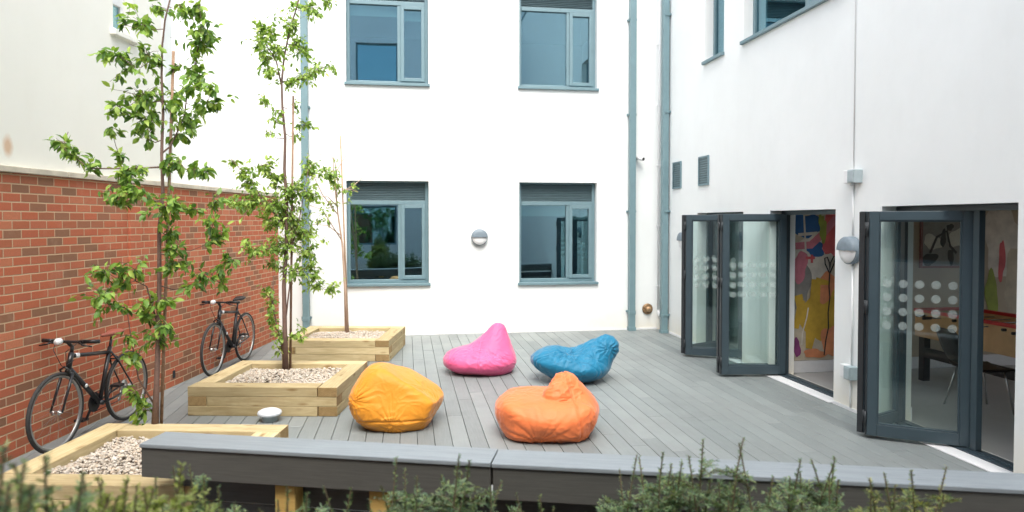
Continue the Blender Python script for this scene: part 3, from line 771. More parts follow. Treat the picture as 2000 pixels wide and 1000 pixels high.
# ------------------------------------------------------------------ inside the near room
t = thing('table_football', 'wooden games table with red top rim seen through the nearest glass door', 'games table', (6.35, 6.9, 0))
m = MB(); m.box(0, .03, -1.0, 1.0, .55, .86); m.box(.72, .75, -1.0, 1.0, .55, .86); m.box(.03, .72, -1.0, -.97, .55, .86); m.box(.03, .72, .97, 1.0, .55, .86); m.box(.03, .72, -.97, .97, .60, .62)
m.build('cabinet', plain('beech_veneer', (.58, .36, .17), .4, var=.12, scale=5), t, bevel=.004)
m = MB(); m.box(-.012, .04, -1.01, 1.01, .861, .90); m.box(.71, .762, -1.01, 1.01, .861, .90); m.box(.04, .71, -1.01, -.96, .861, .90); m.box(.04, .71, .96, 1.01, .861, .90); m.build('rim', plain('red_rim', (.55, .03, .025), .4), t, bevel=.004)
for k in range(8):
    y = -.8 + 1.6 * k / 7; a = -.22 + .1 * (k % 3)
    m = MB(); m.tube([(a, y, .83), (a + 1.17, y, .83)], .008, 8); rod = m.build('rod', M['steel'], t)
    m = MB(); m.tube([(a - .02, y, .83), (a + .09, y, .83)], .017, 10); m.build('handle', M['black'], rod)
for x in (.06, .69):
    for y in (-.9, .9):
        m = MB(); m.box(x - .045, x + .045, y - .045, y + .045, 0, .549); m.build('leg', M['black'], t, bevel=.004)
m = MB(); m.box(.02, .06, -.855, .855, .30, .42); m.build('stretcher', M['black'], t)
t = thing('chair', 'black plastic chair standing before the games table inside the nearest door', 'chair', (6.02, 6.50, 0), R(-100))
m = MB()
def shell(pts, wid, th, mi=0):
    vs = []; n = len(pts); fs = []
    for (y, z), w in zip(pts, wid):
        for sx in (-1, -.5, .5, 1): vs.append((sx * w, y + (.02 if abs(sx) == 1 else 0), z + (.012 if abs(sx) == 1 else 0)))
    for i in range(n - 1):
        for k in range(3): fs.append((i * 4 + k, i * 4 + k + 1, i * 4 + 5 + k, i * 4 + 4 + k))
    m.add(vs, fs, 0, True)
shell([(-.42, .86), (-.40, .80), (-.33, .62), (-.27, .50)], [.13, .19, .20, .18], .02); o = m.build('backrest', M['black'], t); sd = o.modifiers.new('s', 'SOLIDIFY'); sd.thickness = .018
m = MB(); shell([(-.25, .47), (-.15, .445), (.05, .45), (.17, .46), (.2, .445)], [.18, .21, .22, .21, .2], .02); o = m.build('seat', M['black'], t); sd = o.modifiers.new('s', 'SOLIDIFY'); sd.thickness = .018
for sx in (-1, 1):
    for y0, y1 in ((-.15, -.26), (.12, .2)):
        m = MB(); m.tube([(sx * .17, y0, .44), (sx * .215, y1, .0)], .011, 8); m.build('leg', M['steel'], t)
t = thing('wall_picture', 'dark framed abstract picture on the inside wall above the games table', 'picture', (7.28, 8.449, 1.36))
m = MB(); m.box(-.44, .44, -.03, -.001, 0, .03); m.box(-.44, .44, -.03, -.001, .68, .71); m.box(-.44, -.41, -.03, -.001, .03, .68); m.box(.41, .44, -.03, -.001, .03, .68); m.build('frame', plain('picture_frame_red', (.20, .045, .04), .5), t)
m = MB(); m.box(-.41, .41, -.02, -.002, .03, .68, 0)
for i, (a, b, c, d, mi) in enumerate([(-.25, .35, .14, .1, 2), (.15, .4, .16, .14, 2), (-.3, .12, .12, .08, 3), (.02, .15, .05, .1, 1), (.28, .16, .14, .05, 4), (0, .55, .05, .05, 1), (-.1, .4, .04, .12, 1)]): blob(m, a, b, c, d, -.021 - i * .0006, mi, 50 + i)
strip(m, [(-.3, .2), (-.2, .42), (-.05, .5), (.0, .3), (.1, .2)], .035, -.028, 1)
m.build('canvas', [SP[10], SP[8], SP[9], SP[8], SP[2]], t)
# ------------------------------------------------------------------ bean bags
_rng = np.random.default_rng(3)
_PERM = _rng.permutation(256); _PERM = np.concatenate([_PERM, _PERM, _PERM])
_GR = _rng.normal(size=(256, 3)); _GR /= np.linalg.norm(_GR, axis=1)[:, None]
def perlin(P):
    i = np.floor(P).astype(int); f = P - i; u = f * f * f * (f * (f * 6 - 15) + 10); i &= 255
    def gr(a, b, c):
        h = _PERM[_PERM[_PERM[(i[:, 0] + a) & 255] + ((i[:, 1] + b) & 255)] + ((i[:, 2] + c) & 255)]
        return ((f - np.array([a, b, c])) * _GR[h]).sum(1)
    L = lambda a, b, t: a + (b - a) * t
    x = [[L(gr(0, b, c), gr(1, b, c), u[:, 0]) for b in (0, 1)] for c in (0, 1)]
    return L(L(x[0][0], x[0][1], u[:, 1]), L(x[1][0], x[1][1], u[:, 1]), u[:, 2])
def s_ell(p, c, r, rot=0):
    q = p - np.array(c)
    if rot:
        x = q[:, 0] * cos(rot) + q[:, 2] * sin(rot); z = -q[:, 0] * sin(rot) + q[:, 2] * cos(rot); q = np.stack([x, q[:, 1], z], 1)
    k0 = np.linalg.norm(q / np.array(r), axis=1); k1 = np.linalg.norm(q / np.array(r) ** 2, axis=1) + 1e-9
    return k0 * (k0 - 1) / k1
def s_cone(p, a, b, r1, r2, sq=1.0):                     # round cone, flanks tangent to both end spheres
    a = np.array(a, float); b = np.array(b, float); ba = b - a; l2 = ba @ ba; rr = r1 - r2; a2 = l2 - rr * rr; il = 1 / l2
    pa = p - a; pa = pa * np.array([1, sq, 1]); y = pa @ ba; z = y - l2
    x2 = ((pa * l2 - ba * y[:, None]) ** 2).sum(1); y2 = y * y * l2; z2 = z * z * l2; k = np.sign(rr) * rr * rr * x2
    d = (np.sqrt(x2 * a2 * il) + y * rr) * il - r1
    d = np.where(np.sign(y) * a2 * y2 < k, np.sqrt(x2 + y2) * il - r1, d)
    return np.where(np.sign(z) * a2 * z2 > k, np.sqrt(x2 + z2) * il - r2, d)
def smin(a, b, k):
    h = np.clip(.5 + .5 * (b - a) / k, 0, 1); return b + (a - b) * h - k * h * (1 - h)
def smax(a, b, k): return -smin(-a, -b, k)

_bm = bmesh.new(); bmesh.ops.create_icosphere(_bm, subdivisions=7, radius=1)
SPH = np.array([v.co for v in _bm.verts]); SPF = np.array([[v.index for v in f.verts] for f in _bm.faces]); _bm.free()

def bean_bag(label, col, loc, rotz, sdf, origin, folds, seams, seed, crumple=.010, heads=()):
    t = thing('bean_bag', label, 'bean bag', loc, rotz, 'bean bags on the deck')
    D = SPH; o = np.array(origin); N = len(D)
    lo = np.zeros(N); hi = np.full(N, np.nan); prev = np.zeros(N)
    for tt in np.linspace(.03, 1.1, 60):
        v = sdf(o + D * tt); m = (v > 0) & np.isnan(hi); hi[m] = tt; lo[m] = prev[m]; prev = np.where(np.isnan(hi), tt, prev)
    hi = np.where(np.isnan(hi), 1.0, hi)
    for _ in range(14):
        mid = (lo + hi) / 2; v = sdf(o + D * mid[:, None]); ins = v < 0
        lo = np.where(ins, mid, lo); hi = np.where(ins, hi, mid)
    P = o + D * ((lo + hi) / 2)[:, None]
    e = .006
    G = np.stack([sdf(P + np.eye(3)[i] * e) - sdf(P - np.eye(3)[i] * e) for i in range(3)], 1)
    G /= np.linalg.norm(G, axis=1)[:, None] + 1e-9
    # broad unevenness of the filling, then ridged cloth folds
    w = .022 * perlin(P * 3.6 + seed) + .005 * perlin(P * 8 + seed * 2)
    q = P * np.array([5.5, 5.5, 12]) + 2.2 * np.stack([perlin(P * 5 + 7), perlin(P * 5 + 17), perlin(P * 5 + 27)], 1) + seed
    rid = (1 - np.abs(perlin(q)) * 2.4)
    msk = np.clip(perlin(P * 3.3 + seed * 3) * 2.2 + .45, .12, 1)
    w += crumple * .6 * (np.clip(rid, 0, 1) ** 2 - .2) * msk
    q2 = P @ np.array([[.8, 0, .6], [0, 1, 0], [-.6, 0, .8]]) * np.array([30, 13, 13]) + seed
    w += .003 * np.clip(1 - np.abs(perlin(q2)) * 3, 0, 1) * np.clip(perlin(P * 4 + 40) * 2.4, 0, 1)
    for (c, rad, amp, ro) in heads:                      # crumpled slack cloth around a folded head
        c = np.array(c); m_ = np.clip(1.25 - np.linalg.norm((P - c) / np.array(rad), axis=1), 0, .6) / .6
        Q = P @ np.array([[cos(ro), 0, -sin(ro)], [0, 1, 0], [sin(ro), 0, cos(ro)]])
        wq = 1.0 * np.stack([perlin(P * 9 + 71), perlin(P * 9 + 81), perlin(P * 9 + 91)], 1)
        r1 = 1 - np.abs(perlin(Q * np.array([5, 5, 17]) + wq + seed)) * 2.6; r2 = 1 - np.abs(perlin(Q * np.array([13, 13, 34]) + wq * 1.4 + 9)) * 2.6
        w += amp * m_ * (.85 * np.clip(r1, 0, 1) ** 1.5 + .15 * np.clip(r2, 0, 1) ** 2 - .3)
    for (c, ax, n, amp, rad, r0) in folds:               # puckers running into a gathered point
        c = np.array(c); ax = np.array(ax, float); ax /= np.linalg.norm(ax)
        b1 = np.cross(ax, [0, 1, .01]); b1 /= np.linalg.norm(b1); b2 = np.cross(ax, b1)
        d = P - c; a = np.arctan2(d @ b2, d @ b1); r = np.linalg.norm(d, axis=1)
        ph = 1.3 * perlin(P * 7 + n); win = np.exp(-(r / rad) ** 2) * np.clip(r / r0, 0, 1)
        amp_v = amp * (.55 + .45 * np.sin(a * 2.0 + n)) 
        w += amp_v * (np.abs(np.sin(a * n / 2 + ph)) ** .8 - .5) * 2 * win - amp * .8 * np.exp(-(r / (r0 * .8)) ** 2)
    for (pn, pd, lim, dep) in seams:                     # stitched seams: a crease along a plane
        pn = np.array(pn, float); pn /= np.linalg.norm(pn)
        d = P @ pn - pd; on = lim(P)
        w -= dep * np.exp(-(d / .008) ** 2) * on - dep * .55 * np.exp(-((np.abs(d) - .022) / .016) ** 2) * on * (.5 + perlin(P * 22 + 3))
    P = P + G * w[:, None]
    z = P[:, 2]; base = np.clip(1 - z / .05, 0, 1)
    P[:, 0] += .010 * base * perlin(P * 12 + 5); P[:, 1] += .010 * base * perlin(P * 12 + 15)
    P[:, 2] = np.maximum(z, .002 + .004 * np.clip(perlin(P * 14), 0, 1) * (z > -.01))
    b = fast_mesh('cover', P, SPF, [m_cloth('cloth_' + label.split()[0], col)], t, True)
    return t, P

def top_only(lo, hi=9): return lambda P: np.clip((P[:, 2] - lo) / .04, 0, 1) * np.clip((hi - P[:, 2]) / .04, 0, 1)
FACE = -R(8.65)
# orange
def s_rbox(p, c, h, r):
    q = np.abs(p - np.array(c)) - (np.array(h) - r)
    return np.linalg.norm(np.maximum(q, 0), axis=1) + np.minimum(q.max(1), 0) - r
def f_orange(p):
    b = s_rbox(p, (-.01, .02, .175), (.46, .43, .175), .165); b = smin(b, s_ell(p, (-.02, .0, .19), (.475, .46, .175)), .08)
    b = smin(b, s_ell(p, (-.18, .0, .26), (.27, .33, .115)), .08)
    h = s_cone(p, (.235, .02, .22), (.165, .0, .445), .235, .130, .92)
    b = smin(b, h, .07)
    f = s_ell(p, (.075, -.13, .36), (.135, .13, .155), -.45)
    b = smin(b, f, .014)
    low = s_ell(p, (0, 0, .45), (.53, .51, .78))
    return smax(b, low, .05)
ORG = bean_bag('orange bean bag with an upright folded head at the front of the four', (.79, .195, .06), (1.315, 6.40, 0), FACE, f_orange, (.07, 0, .22),
         [((-.10, -.43, .03), (.2, -1, .2), 19, .012, .28, .05), ((.33, -.25, .1), (1, -.8, 0), 15, .010, .2, .05), ((-.22, -.05, .36), (0, -.1, 1), 9, .006, .09, .02)],
         [((1, .15, .15), .235, top_only(.02), .010), ((0, .0, 1), .05, lambda P: np.ones(len(P)), .004)], 3.1, .015, [((.14, -.08, .46), (.19, .25, .22), .013, .25)])
# pink
def f_pink(p):
    b = s_ell(p, (-.03, .0, .155), (.465, .43, .175)); b = smin(b, s_ell(p, (-.20, 0, .17), (.29, .36, .16)), .06)
    h = s_cone(p, (.13, .04, .18), (.215, .05, .53), .31, .112, .95)
    return smin(b, h, .09)
bean_bag('pink bean bag with a tall pointed back, nearest the back wall on the left', (.78, .115, .27), (.985, 9.13, 0), FACE, f_pink, (.08, 0, .25),
         [((-.36, -.25, .14), (-.6, -1, .3), 13, .009, .2, .04), ((.12, -.34, .22), (.2, -1, .3), 13, .008, .17, .03), ((-.1, -.25, .33), (0, -.5, 1), 9, .006, .14, .03)],
         [((1, -.2, .1), .06, top_only(.05), .005), ((0, 0, 1), .05, lambda P: np.ones(len(P)), .004)], 11.7, .014, [((.05, -.30, .24), (.36, .2, .12), .016, -.5), ((.2, 0, .5), (.16, .2, .16), .006, .9)])
# blue
def f_blue(p):
    b = s_ell(p, (-.20, .0, .205), (.35, .40, .225)); b = smin(b, s_ell(p, (.03, .0, .165), (.40, .42, .185)), .08)
    h = s_cone(p, (.20, .03, .20), (.425, .04, .415), .255, .145, .85)
    b = smin(b, h, .08)
    cut = s_ell(p, (-.02, -.06, .49), (.19, .26, .15), .25)
    b = smax(b, -cut, .07)
    low = s_ell(p, (.03, -.02, .43), (.61, .5, .44))         # tucks the underside in towards the deck
    return smax(b, low, .05)
bean_bag('blue bean bag with a dimpled seat and a raised back leaning to the right', (.008, .165, .295), (2.06, 8.47, 0), FACE, f_blue, (.05, 0, .20),
         [((-.05, -.10, .34), (0, -.4, 1), 19, .021, .24, .04), ((.42, -.12, .42), (.2, -1, .3), 13, .015, .17, .03), ((-.40, -.2, .12), (-1, -.7, -.1), 13, .008, .2, .05), ((.25, -.25, .30), (0, -1, .5), 9, .010, .18, .04)],
         [((.2, 1, .35), -.20, top_only(.1), .010), ((0, 0, 1), .05, lambda P: np.ones(len(P)), .003)], 23.4, .017, [((.38, -.05, .42), (.22, .26, .2), .015, .9), ((-.1, -.2, .33), (.25, .25, .12), .012, .4)])
# yellow
def f_yellow(p):
    b = s_ell(p, (.0, .0, .27), (.495, .43, .365))
    pl = lambda n, q: (p - np.array(q)) @ (np.array(n) / np.linalg.norm(n))
    for n, q, k in (((.40, .06, .90), (.13, 0, .475), .05), ((.60, -.06, .80), (.13, 0, .485), .04), ((.90, -.15, -.42), (.45, 0, .27), .035), ((-.88, .05, .47), (-.40, 0, .40), .06), ((-.90, 0, -.42), (-.465, 0, .26), .10),
                    ((.10, -.965, .24), (0, -.38, .10), .07), ((0, -.9, -.42), (0, -.37, .10), .03)):
        b = smax(b, pl(n, q), k)
    return b
bean_bag('yellow bean bag slumped against the middle planter with a pointed corner', (.68, .265, .02), (-.095, 6.90, 0), FACE, f_yellow, (-.02, 0, .24),
         [((-.33, -.28, .30), (-.6, -1, .1), 15, .016, .15, .03), ((.0, -.36, .09), (0, -1, 0), 17, .008, .17, .03), ((.40, -.1, .25), (1, -.5, .2), 11, .007, .14, .03), ((-.33, -.3, .09), (-.3, -1, 0), 11, .007, .15, .03)],
         [((0, .1, 1), .085, lambda P: np.clip(-P[:, 1] / .1, 0, 1), .009), ((1, 0, .05), .02, top_only(.09, .40), .003), ((.55, .1, .83), .44, top_only(.25), .006)], 31.9, .011, [((-.34, -.28, .28), (.11, .2, .15), .008, .1), ((.35, -.2, .26), (.11, .2, .15), .007, 1.1)])

# ------------------------------------------------------------------ bicycles
M['bike'] = plain('black_bike_paint', (.016, .016, .018), .32, var=.2, spec=.6)
M['tyre'] = plain('tyre_rubber', (.035, .034, .033), .8, var=.25)
M['rim'] = plain('alloy_rim', (.36, .36, .35), .35, .7)
M['brown'] = plain('brown_saddle', (.30, .085, .055), .5, var=.2)
M['refl'] = plain('white_reflector', (.80, .82, .84), .3)
def make_bike(label, loc, rotz, lean):
    t = thing('bicycle', label, 'bicycle', loc, rotz, 'bicycles leaning on the brick wall', lean)
    R0 = .345; rh, fh = Vector((-.5, 0, R0)), Vector((.5, 0, R0))
    bb = Vector((-.075, 0, .285)); st = Vector((-.232, 0, .785)); ht = Vector((.305, 0, .83)); hb = Vector((.347, 0, .685))
    m = MB()
    m.tube([bb, st], .019, 12); m.tube([Vector((-.215, 0, .735)), Vector((.312, 0, .800))], .018, 12)
    m.tube([Vector((.343, 0, .70)), bb], .0225, 12); m.tube([hb, ht], .023, 12)
    m.tube([bb + Vector((0, -.04, 0)), bb + Vector((0, .04, 0))], .023, 14)
    for s in (-1, 1):
        m.tube([bb + Vector((-.02, s * .03, 0)), Vector((-.2, s * .05, .295)), rh + Vector((0, s * .062, 0))], [.012, .011, .008], 10)
        m.tube([Vector((-.218, s * .016, .745)), Vector((-.30, s * .045, .63)), rh + Vector((0, s * .062, 0))], [.009, .009, .007], 10)
    m.tube([Vector((-.275, -.05, .66)), Vector((-.275, .05, .66))], .007, 8)
    fr = m.build('frame', M['bike'], t)
    m = MB(); m.tube([Vector((.245, -.022, .793)), Vector((.245, .024, .793))], .021, 12); m.tube([(.14, .017, .495), (.14, .024, .495)], .018, 10)
    m.build('decal', M['refl'], fr)
    m = MB()
    m.tube([hb + Vector((.004, 0, 0)), hb + Vector((.012, 0, -.03))], .024, 12); m.tube([hb + Vector((.012, -.05, -.03)), hb + Vector((.012, .05, -.03))], .014, 10)
    for s in (-1, 1): m.tube([hb + Vector((.012, s * .048, -.03)), Vector((.42, s * .05, .52)), fh + Vector((0, s * .052, .0))], [.014, .012, .008], 10)
    m.build('fork', M['bike'], t)
    for c, nm in ((fh, 0), (rh, 1)):
        w = bpy.data.objects.new('wheel', None)
        m = MB(); m.tube([c + Vector((0, -.052, 0)), c + Vector((0, .052, 0))], .009, 8); m.lathe([(.014, -.03), (.024, -.028), (.016, -.02), (.016, .02), (.024, .028), (.014, .03)], 16, tuple(c), 'y')
        hub = m.build('wheel', M['steel'], t)
        m = MB(); m.tube([c + Vector((cos(a) * (R0 - .017), 0, sin(a) * (R0 - .017))) for a in [2 * pi * k / 56 for k in range(56)]], .0165, 10, closed=True); m.build('tyre', M['tyre'], hub)
        m = MB(); n = 56; prof = [(.298, -.008), (.322, -.011), (.322, .011), (.298, .008), (.298, -.008)]
        m.lathe(prof, n, tuple(c), 'y', cap=False); m.build('rim', M['rim'], hub)
        m = MB()
        for k in range(20):
            a = 2 * pi * k / 20; b = a + (.5 if k % 4 < 2 else -.5); s = .026 if k % 2 else -.026
            m.tube([c + Vector((.022 * cos(b), s, .022 * sin(b))), c + Vector((.299 * cos(a), 0, .299 * sin(a)))], .0008, 4, cap=False)
        m.build('spokes', M['rim'], hub)
    m = MB(); m.tube([st - (st - bb) * .1, st + (st - bb).normalized() * .10], .0125, 10); m.build('seat_post', M['bike'], t)
    sp = st + (st - bb).normalized() * .10
    m = MB(); vs = []; fs = []
    secs = [(-.13, .064, .020), (-.11, .078, .030), (-.05, .070, .032), (.0, .045, .030), (.06, .024, .027), (.12, .017, .022), (.138, .010, .012)]
    for x, hw, th in secs:
        for k in range(12):
            a = 2 * pi * k / 12; vs.append((sp.x + x + .02, hw * cos(a), sp.z + .03 + th * .75 * sin(a) + (.012 if x < -.08 else 0)))
    for i in range(len(secs) - 1):
        for k in range(12): fs.append((i * 12 + k, i * 12 + (k + 1) % 12, i * 12 + 12 + (k + 1) % 12, i * 12 + 12 + k))
    fs += [tuple(range(11, -1, -1)), tuple(len(vs) - 12 + k for k in range(12))]
    m.add(vs, fs, 0, True); m.build('saddle', M['brown'], t)
    # bars turned a little towards the wall
    bz = .935; bx = .36; half = .262
    m = MB(); m.tube([ht, ht + Vector((-.012, 0, .05))], .016, 10); m.tube([ht + Vector((-.010, 0, .05)), Vector((bx, 0, bz))], [.017, .016], 10)
    m.tube([(bx - .045, -half, bz), (bx - .008, -.10, bz), (bx, 0, bz), (bx - .008, .10, bz), (bx - .045, half, bz)], .0125, 10)
    hbo = m.build('handlebar', M['bike'], t)
    for s in (-1, 1):
        m = MB(); m.tube([(bx - .047, s * (half + .004), bz), (bx - .022, s * (half - .125), bz)], .0175, 12); m.build('grip', M['black'], hbo)
        m = MB(); m.box(bx - .035, bx + .005, s * .125 - .018, s * .125 + .018, bz - .02, bz + .014); m.tube([(bx + .01, s * .125, bz - .005), (bx + .04, s * .165, bz - .02), (bx + .02, s * .24, bz - .035)], [.008, .007, .006], 8); m.build('brake_lever', M['black'], hbo)
    m = MB(); m.lathe([(.001, .03), (.026, .028), (.030, .01), (.028, -.02), (.01, -.03)], 16, (bx + .045, -.045, bz + .008), 'x'); m.build('lamp', M['refl'], hbo)
    m = MB()
    m.tube([(bx + .01, -.1, bz - .01), (bx + .09, -.06, bz - .06), (bx + .06, -.01, bz - .20), (.37, 0, .70)], .003, 6, cap=False)
    m.tube([(bx + .01, .1, bz - .01), (bx + .10, .06, bz - .07), (bx + .04, .02, bz - .2), (.30, .02, .76)], .003, 6, cap=False)
    m.build('cables', M['black'], t)
    for x, z, y in ((.395, .695, 0), (-.285, .675, 0)):
        m = MB(); m.tube([(x - .012, -.035, z - .05), (x, -.04, z), (x, 0, z + .025), (x, .04, z), (x - .012, .035, z - .05)], .009, 8); m.build('brake_caliper', M['black'], t)
    m = MB()
    m.lathe([(.03, -.046), (.088, -.047), (.092, -.050), (.088, -.053), (.03, -.054)], 32, tuple(bb), 'y')
    dr = Vector((cos(R(-60)), 0, sin(R(-60)))) * .17
    m.tube([bb + Vector((0, -.062, 0)), bb + dr + Vector((0, -.075, 0))], [.014, .011], 8); m.tube([bb + Vector((0, .055, 0)), bb - dr + Vector((0, .072, 0))], [.014, .011], 8)
    cr = m.build('crankset', M['black'], t)
    for sg, sy in ((1, -1), (-1, 1)):
        p = bb + dr * sg + Vector((0, sy * .075, 0)); m = MB(); m.box(p.x - .045, p.x + .045, min(p.y, p.y + sy * .09), max(p.y, p.y + sy * .09), p.z - .012, p.z + .012); m.build('pedal', M['black'], cr, bevel=.004)
    m = MB()
    for r_, y_ in ((.055, -.030), (.048, -.036), (.041, -.042), (.034, -.047)): m.lathe([(.014, y_), (r_, y_), (r_, y_ - .003), (.014, y_ - .003)], 24, tuple(rh), 'y')
    m.tube([rh + Vector((.01, -.06, -.02)), rh + Vector((.02, -.055, -.075)), rh + Vector((.055, -.05, -.125))], [.012, .014, .012], 8); m.lathe([(.02, -.006), (.02, .006)], 14, (rh.x + .055, -.048, rh.z - .125), 'y')
    m.build('gears', M['steel'], t)
    m = MB()
    up = [bb + Vector((0, -.05, .089)), rh + Vector((0, -.04, .05))]; dn = [bb + Vector((0, -.05, -.089)), rh + Vector((.06, -.048, -.14))]
    m.tube(up, .004, 6); m.tube(dn, .004, 6); m.build('chain', M['black'], t)
    return t
ang = math.atan2(-.982, -.191)
def wall_pt(along, off): return (PL0[0] + .188 * along + .982 * off, PL0[1] + .982 * along - .188 * off, 0)
b1 = make_bike('black bicycle with red-brown saddle leaning on the brick wall beside the nearest planter', wall_pt(-2.02, .255), ang - R(1.0), R(-.6))
b2 = copy_tree(b1); b2.location = wall_pt(.93, .215); b2.rotation_euler = (R(-.6), 0, ang + R(1))
b2['label'] = 'black bicycle with dark saddle farther along the brick wall beside the middle planter'
for c in b2.children:
    if c.name.startswith('saddle'): c.data = c.data.copy(); c.data.materials[0] = M['black']

NEAR=dict(base=(-2.095,6.191),trunk=[(0.0,0.25),(0.02,0.67),(0.04,1.1),(0.05,1.53),(0.07,1.92),(0.09,2.22),(0.09,2.56),(0.09,2.9),(0.09,3.2),(0.1,3.45),(0.12,3.66),(0.17,3.83),(0.2,4.09),(0.23,4.42)],stems=[[(0.09,2.56),(0.15,2.62),(0.2,2.75),(0.27,2.88),(0.32,3.07),(0.34,3.25),(0.4,3.5),(0.46,3.76),(0.5,4.02)],[(0.04,1.1),(-0.05,1.45),(-0.14,1.51)],[(0.01,0.41),(-0.12,0.68),(-0.13,1.02),(-0.15,1.28)],[(0.08,2.43),(-0.18,2.43),(-0.42,2.42),(-0.65,2.59),(-0.73,2.75)]],stake=[(0.0,0.25),(0.14,3.42)],clumps=[(0.03,3.78,0.08,0.05),(-0.04,3.61,0.08,0.09),(-0.12,3.57,0.05,0.05),(-0.01,3.38,0.07,0.09),(-0.17,3.32,0.1,0.09),(-0.11,3.25,0.06,0.06),(-0.21,2.93,0.06,0.09),(-0.05,3.02,0.15,0.12),(-0.01,2.83,0.13,0.11),(-0.02,2.68,0.05,0.05),(0.19,3.03,0.06,0.09),(0.26,3.78,0.06,0.06),(0.34,3.69,0.06,0.06),(0.44,3.76,0.06,0.11),(0.47,3.59,0.05,0.11),(0.39,3.48,0.11,0.13),(0.37,3.32,0.05,0.06),(0.23,3.31,0.06,0.05),(0.41,3.2,0.09,0.08),(0.37,3.08,0.09,0.06),(0.48,2.96,0.11,0.07),(0.29,2.84,0.11,0.09),(0.2,2.72,0.06,0.06),(-0.7,2.65,0.05,0.05),(-0.64,2.59,0.06,0.06),(-0.53,2.51,0.08,0.06),(-0.42,2.43,0.05,0.05),(-0.24,2.53,0.05,0.06),(-0.2,2.44,0.08,0.08),(-0.1,2.45,0.1,0.05),(-0.16,2.28,0.12,0.09),(-0.22,2.18,0.09,0.06),(-0.06,2.2,0.08,0.05),(0.2,2.48,0.05,0.04),(0.31,2.45,0.09,0.05),(0.44,2.41,0.08,0.05),(0.53,2.39,0.04,0.03),(0.16,2.11,0.12,0.09),(0.24,2.15,0.07,0.06),(0.15,1.9,0.07,0.05),(0.18,1.76,0.1,0.06),(0.41,2.09,0.06,0.04),(0.55,2.14,0.08,0.06),(0.46,1.96,0.06,0.06),(0.53,1.89,0.08,0.06),(0.42,1.8,0.04,0.04),(-0.31,1.59,0.09,0.09),(-0.19,1.53,0.09,0.08),(-0.25,1.4,0.09,0.09),(-0.1,1.6,0.07,0.06),(-0.19,1.31,0.06,0.06),(0.05,1.33,0.11,0.1),(-0.04,1.19,0.09,0.09),(0.13,1.14,0.07,0.08),(0.01,1.02,0.09,0.09),(0.19,1.65,0.12,0.06),(0.35,1.53,0.09,0.07),(0.46,1.59,0.06,0.06),(0.55,1.65,0.08,0.06),(0.47,1.44,0.04,0.05),(0.27,1.44,0.04,0.04),(-0.15,1.06,0.04,0.06),(-0.13,0.55,0.06,0.08),(-0.08,0.42,0.05,0.09),(-0.11,0.3,0.04,0.05),(0.03,3.32,0.04,0.04),(0.1,2.43,0.04,0.04),(-0.32,2.76,0.04,0.04),(0.13,2.94,0.05,0.07),(0.55,3.08,0.03,0.04),(-0.15,0.85,0.03,0.07)])
MID=dict(base=(-1.410,8.446),trunk=[(0.0,0.25),(0.0,0.75),(0.0,1.23),(0.02,1.71),(0.03,2.19),(0.02,2.6),(0.02,2.96),(-0.0,3.32),(-0.02,3.61),(0.02,3.91),(0.08,4.21),(0.17,4.5),(0.26,4.86),(0.32,5.28)],stems=[[(0.0,0.75),(0.06,1.23),(0.09,1.71),(0.18,2.07),(0.27,2.61)],[(-0.02,3.58),(-0.07,3.85),(-0.21,4.08),(-0.25,4.25)],[(-0.0,0.38),(-0.06,0.63),(-0.14,0.99),(-0.15,1.35)],[(0.02,1.95),(-0.2,2.18),(-0.36,2.48),(-0.56,2.7)],[(0.02,3.61),(0.28,3.68),(0.51,3.84)]],stake=[(0.05,0.27),(0.11,3.46)],clumps=[(-0.21,4.19,0.11,0.11),(-0.26,4.07,0.11,0.11),(-0.11,4.19,0.08,0.08),(-0.18,3.89,0.12,0.12),(-0.13,3.71,0.07,0.09),(0.11,4.27,0.11,0.13),(0.16,4.08,0.11,0.11),(0.22,3.96,0.08,0.08),(0.31,4.45,0.11,0.11),(0.5,4.53,0.12,0.05),(0.17,4.49,0.08,0.06),(-0.04,4.01,0.11,0.11),(0.22,3.68,0.17,0.07),(0.39,3.77,0.12,0.07),(0.52,3.84,0.05,0.05),(0.1,3.6,0.11,0.07),(-0.19,3.39,0.07,0.05),(-0.1,3.28,0.07,0.05),(-0.07,3.14,0.07,0.05),(-0.13,2.99,0.05,0.05),(0.21,3.17,0.08,0.07),(0.11,3.35,0.05,0.05),(0.11,3.01,0.04,0.05),(-0.42,2.54,0.08,0.1),(-0.34,2.43,0.11,0.11),(-0.52,2.67,0.05,0.05),(-0.19,2.63,0.11,0.11),(-0.07,2.51,0.11,0.1),(-0.31,2.23,0.17,0.13),(-0.08,2.18,0.19,0.14),(0.09,2.36,0.17,0.14),(0.27,2.61,0.1,0.13),(0.27,2.32,0.13,0.12),(0.06,1.99,0.17,0.14),(-0.08,1.99,0.14,0.11),(0.18,1.87,0.17,0.17),(0.25,1.66,0.08,0.14),(0.49,2.54,0.11,0.1),(-0.32,1.66,0.14,0.08),(-0.38,1.71,0.08,0.07),(-0.14,1.7,0.11,0.08),(0.03,1.69,0.16,0.16),(0.1,1.41,0.14,0.11),(0.26,1.46,0.11,0.08),(-0.15,1.46,0.08,0.08),(0.39,1.25,0.12,0.08),(0.5,1.18,0.1,0.08),(0.33,1.35,0.07,0.07),(-0.18,1.22,0.08,0.05),(-0.15,1.04,0.07,0.11),(-0.15,0.86,0.07,0.11),(-0.07,0.67,0.06,0.11),(-0.04,0.5,0.05,0.08),(0.12,0.65,0.08,0.04),(0.2,0.69,0.05,0.04),(-0.57,2.21,0.08,0.06),(-0.48,2.17,0.08,0.07),(-0.65,2.27,0.06,0.05)])
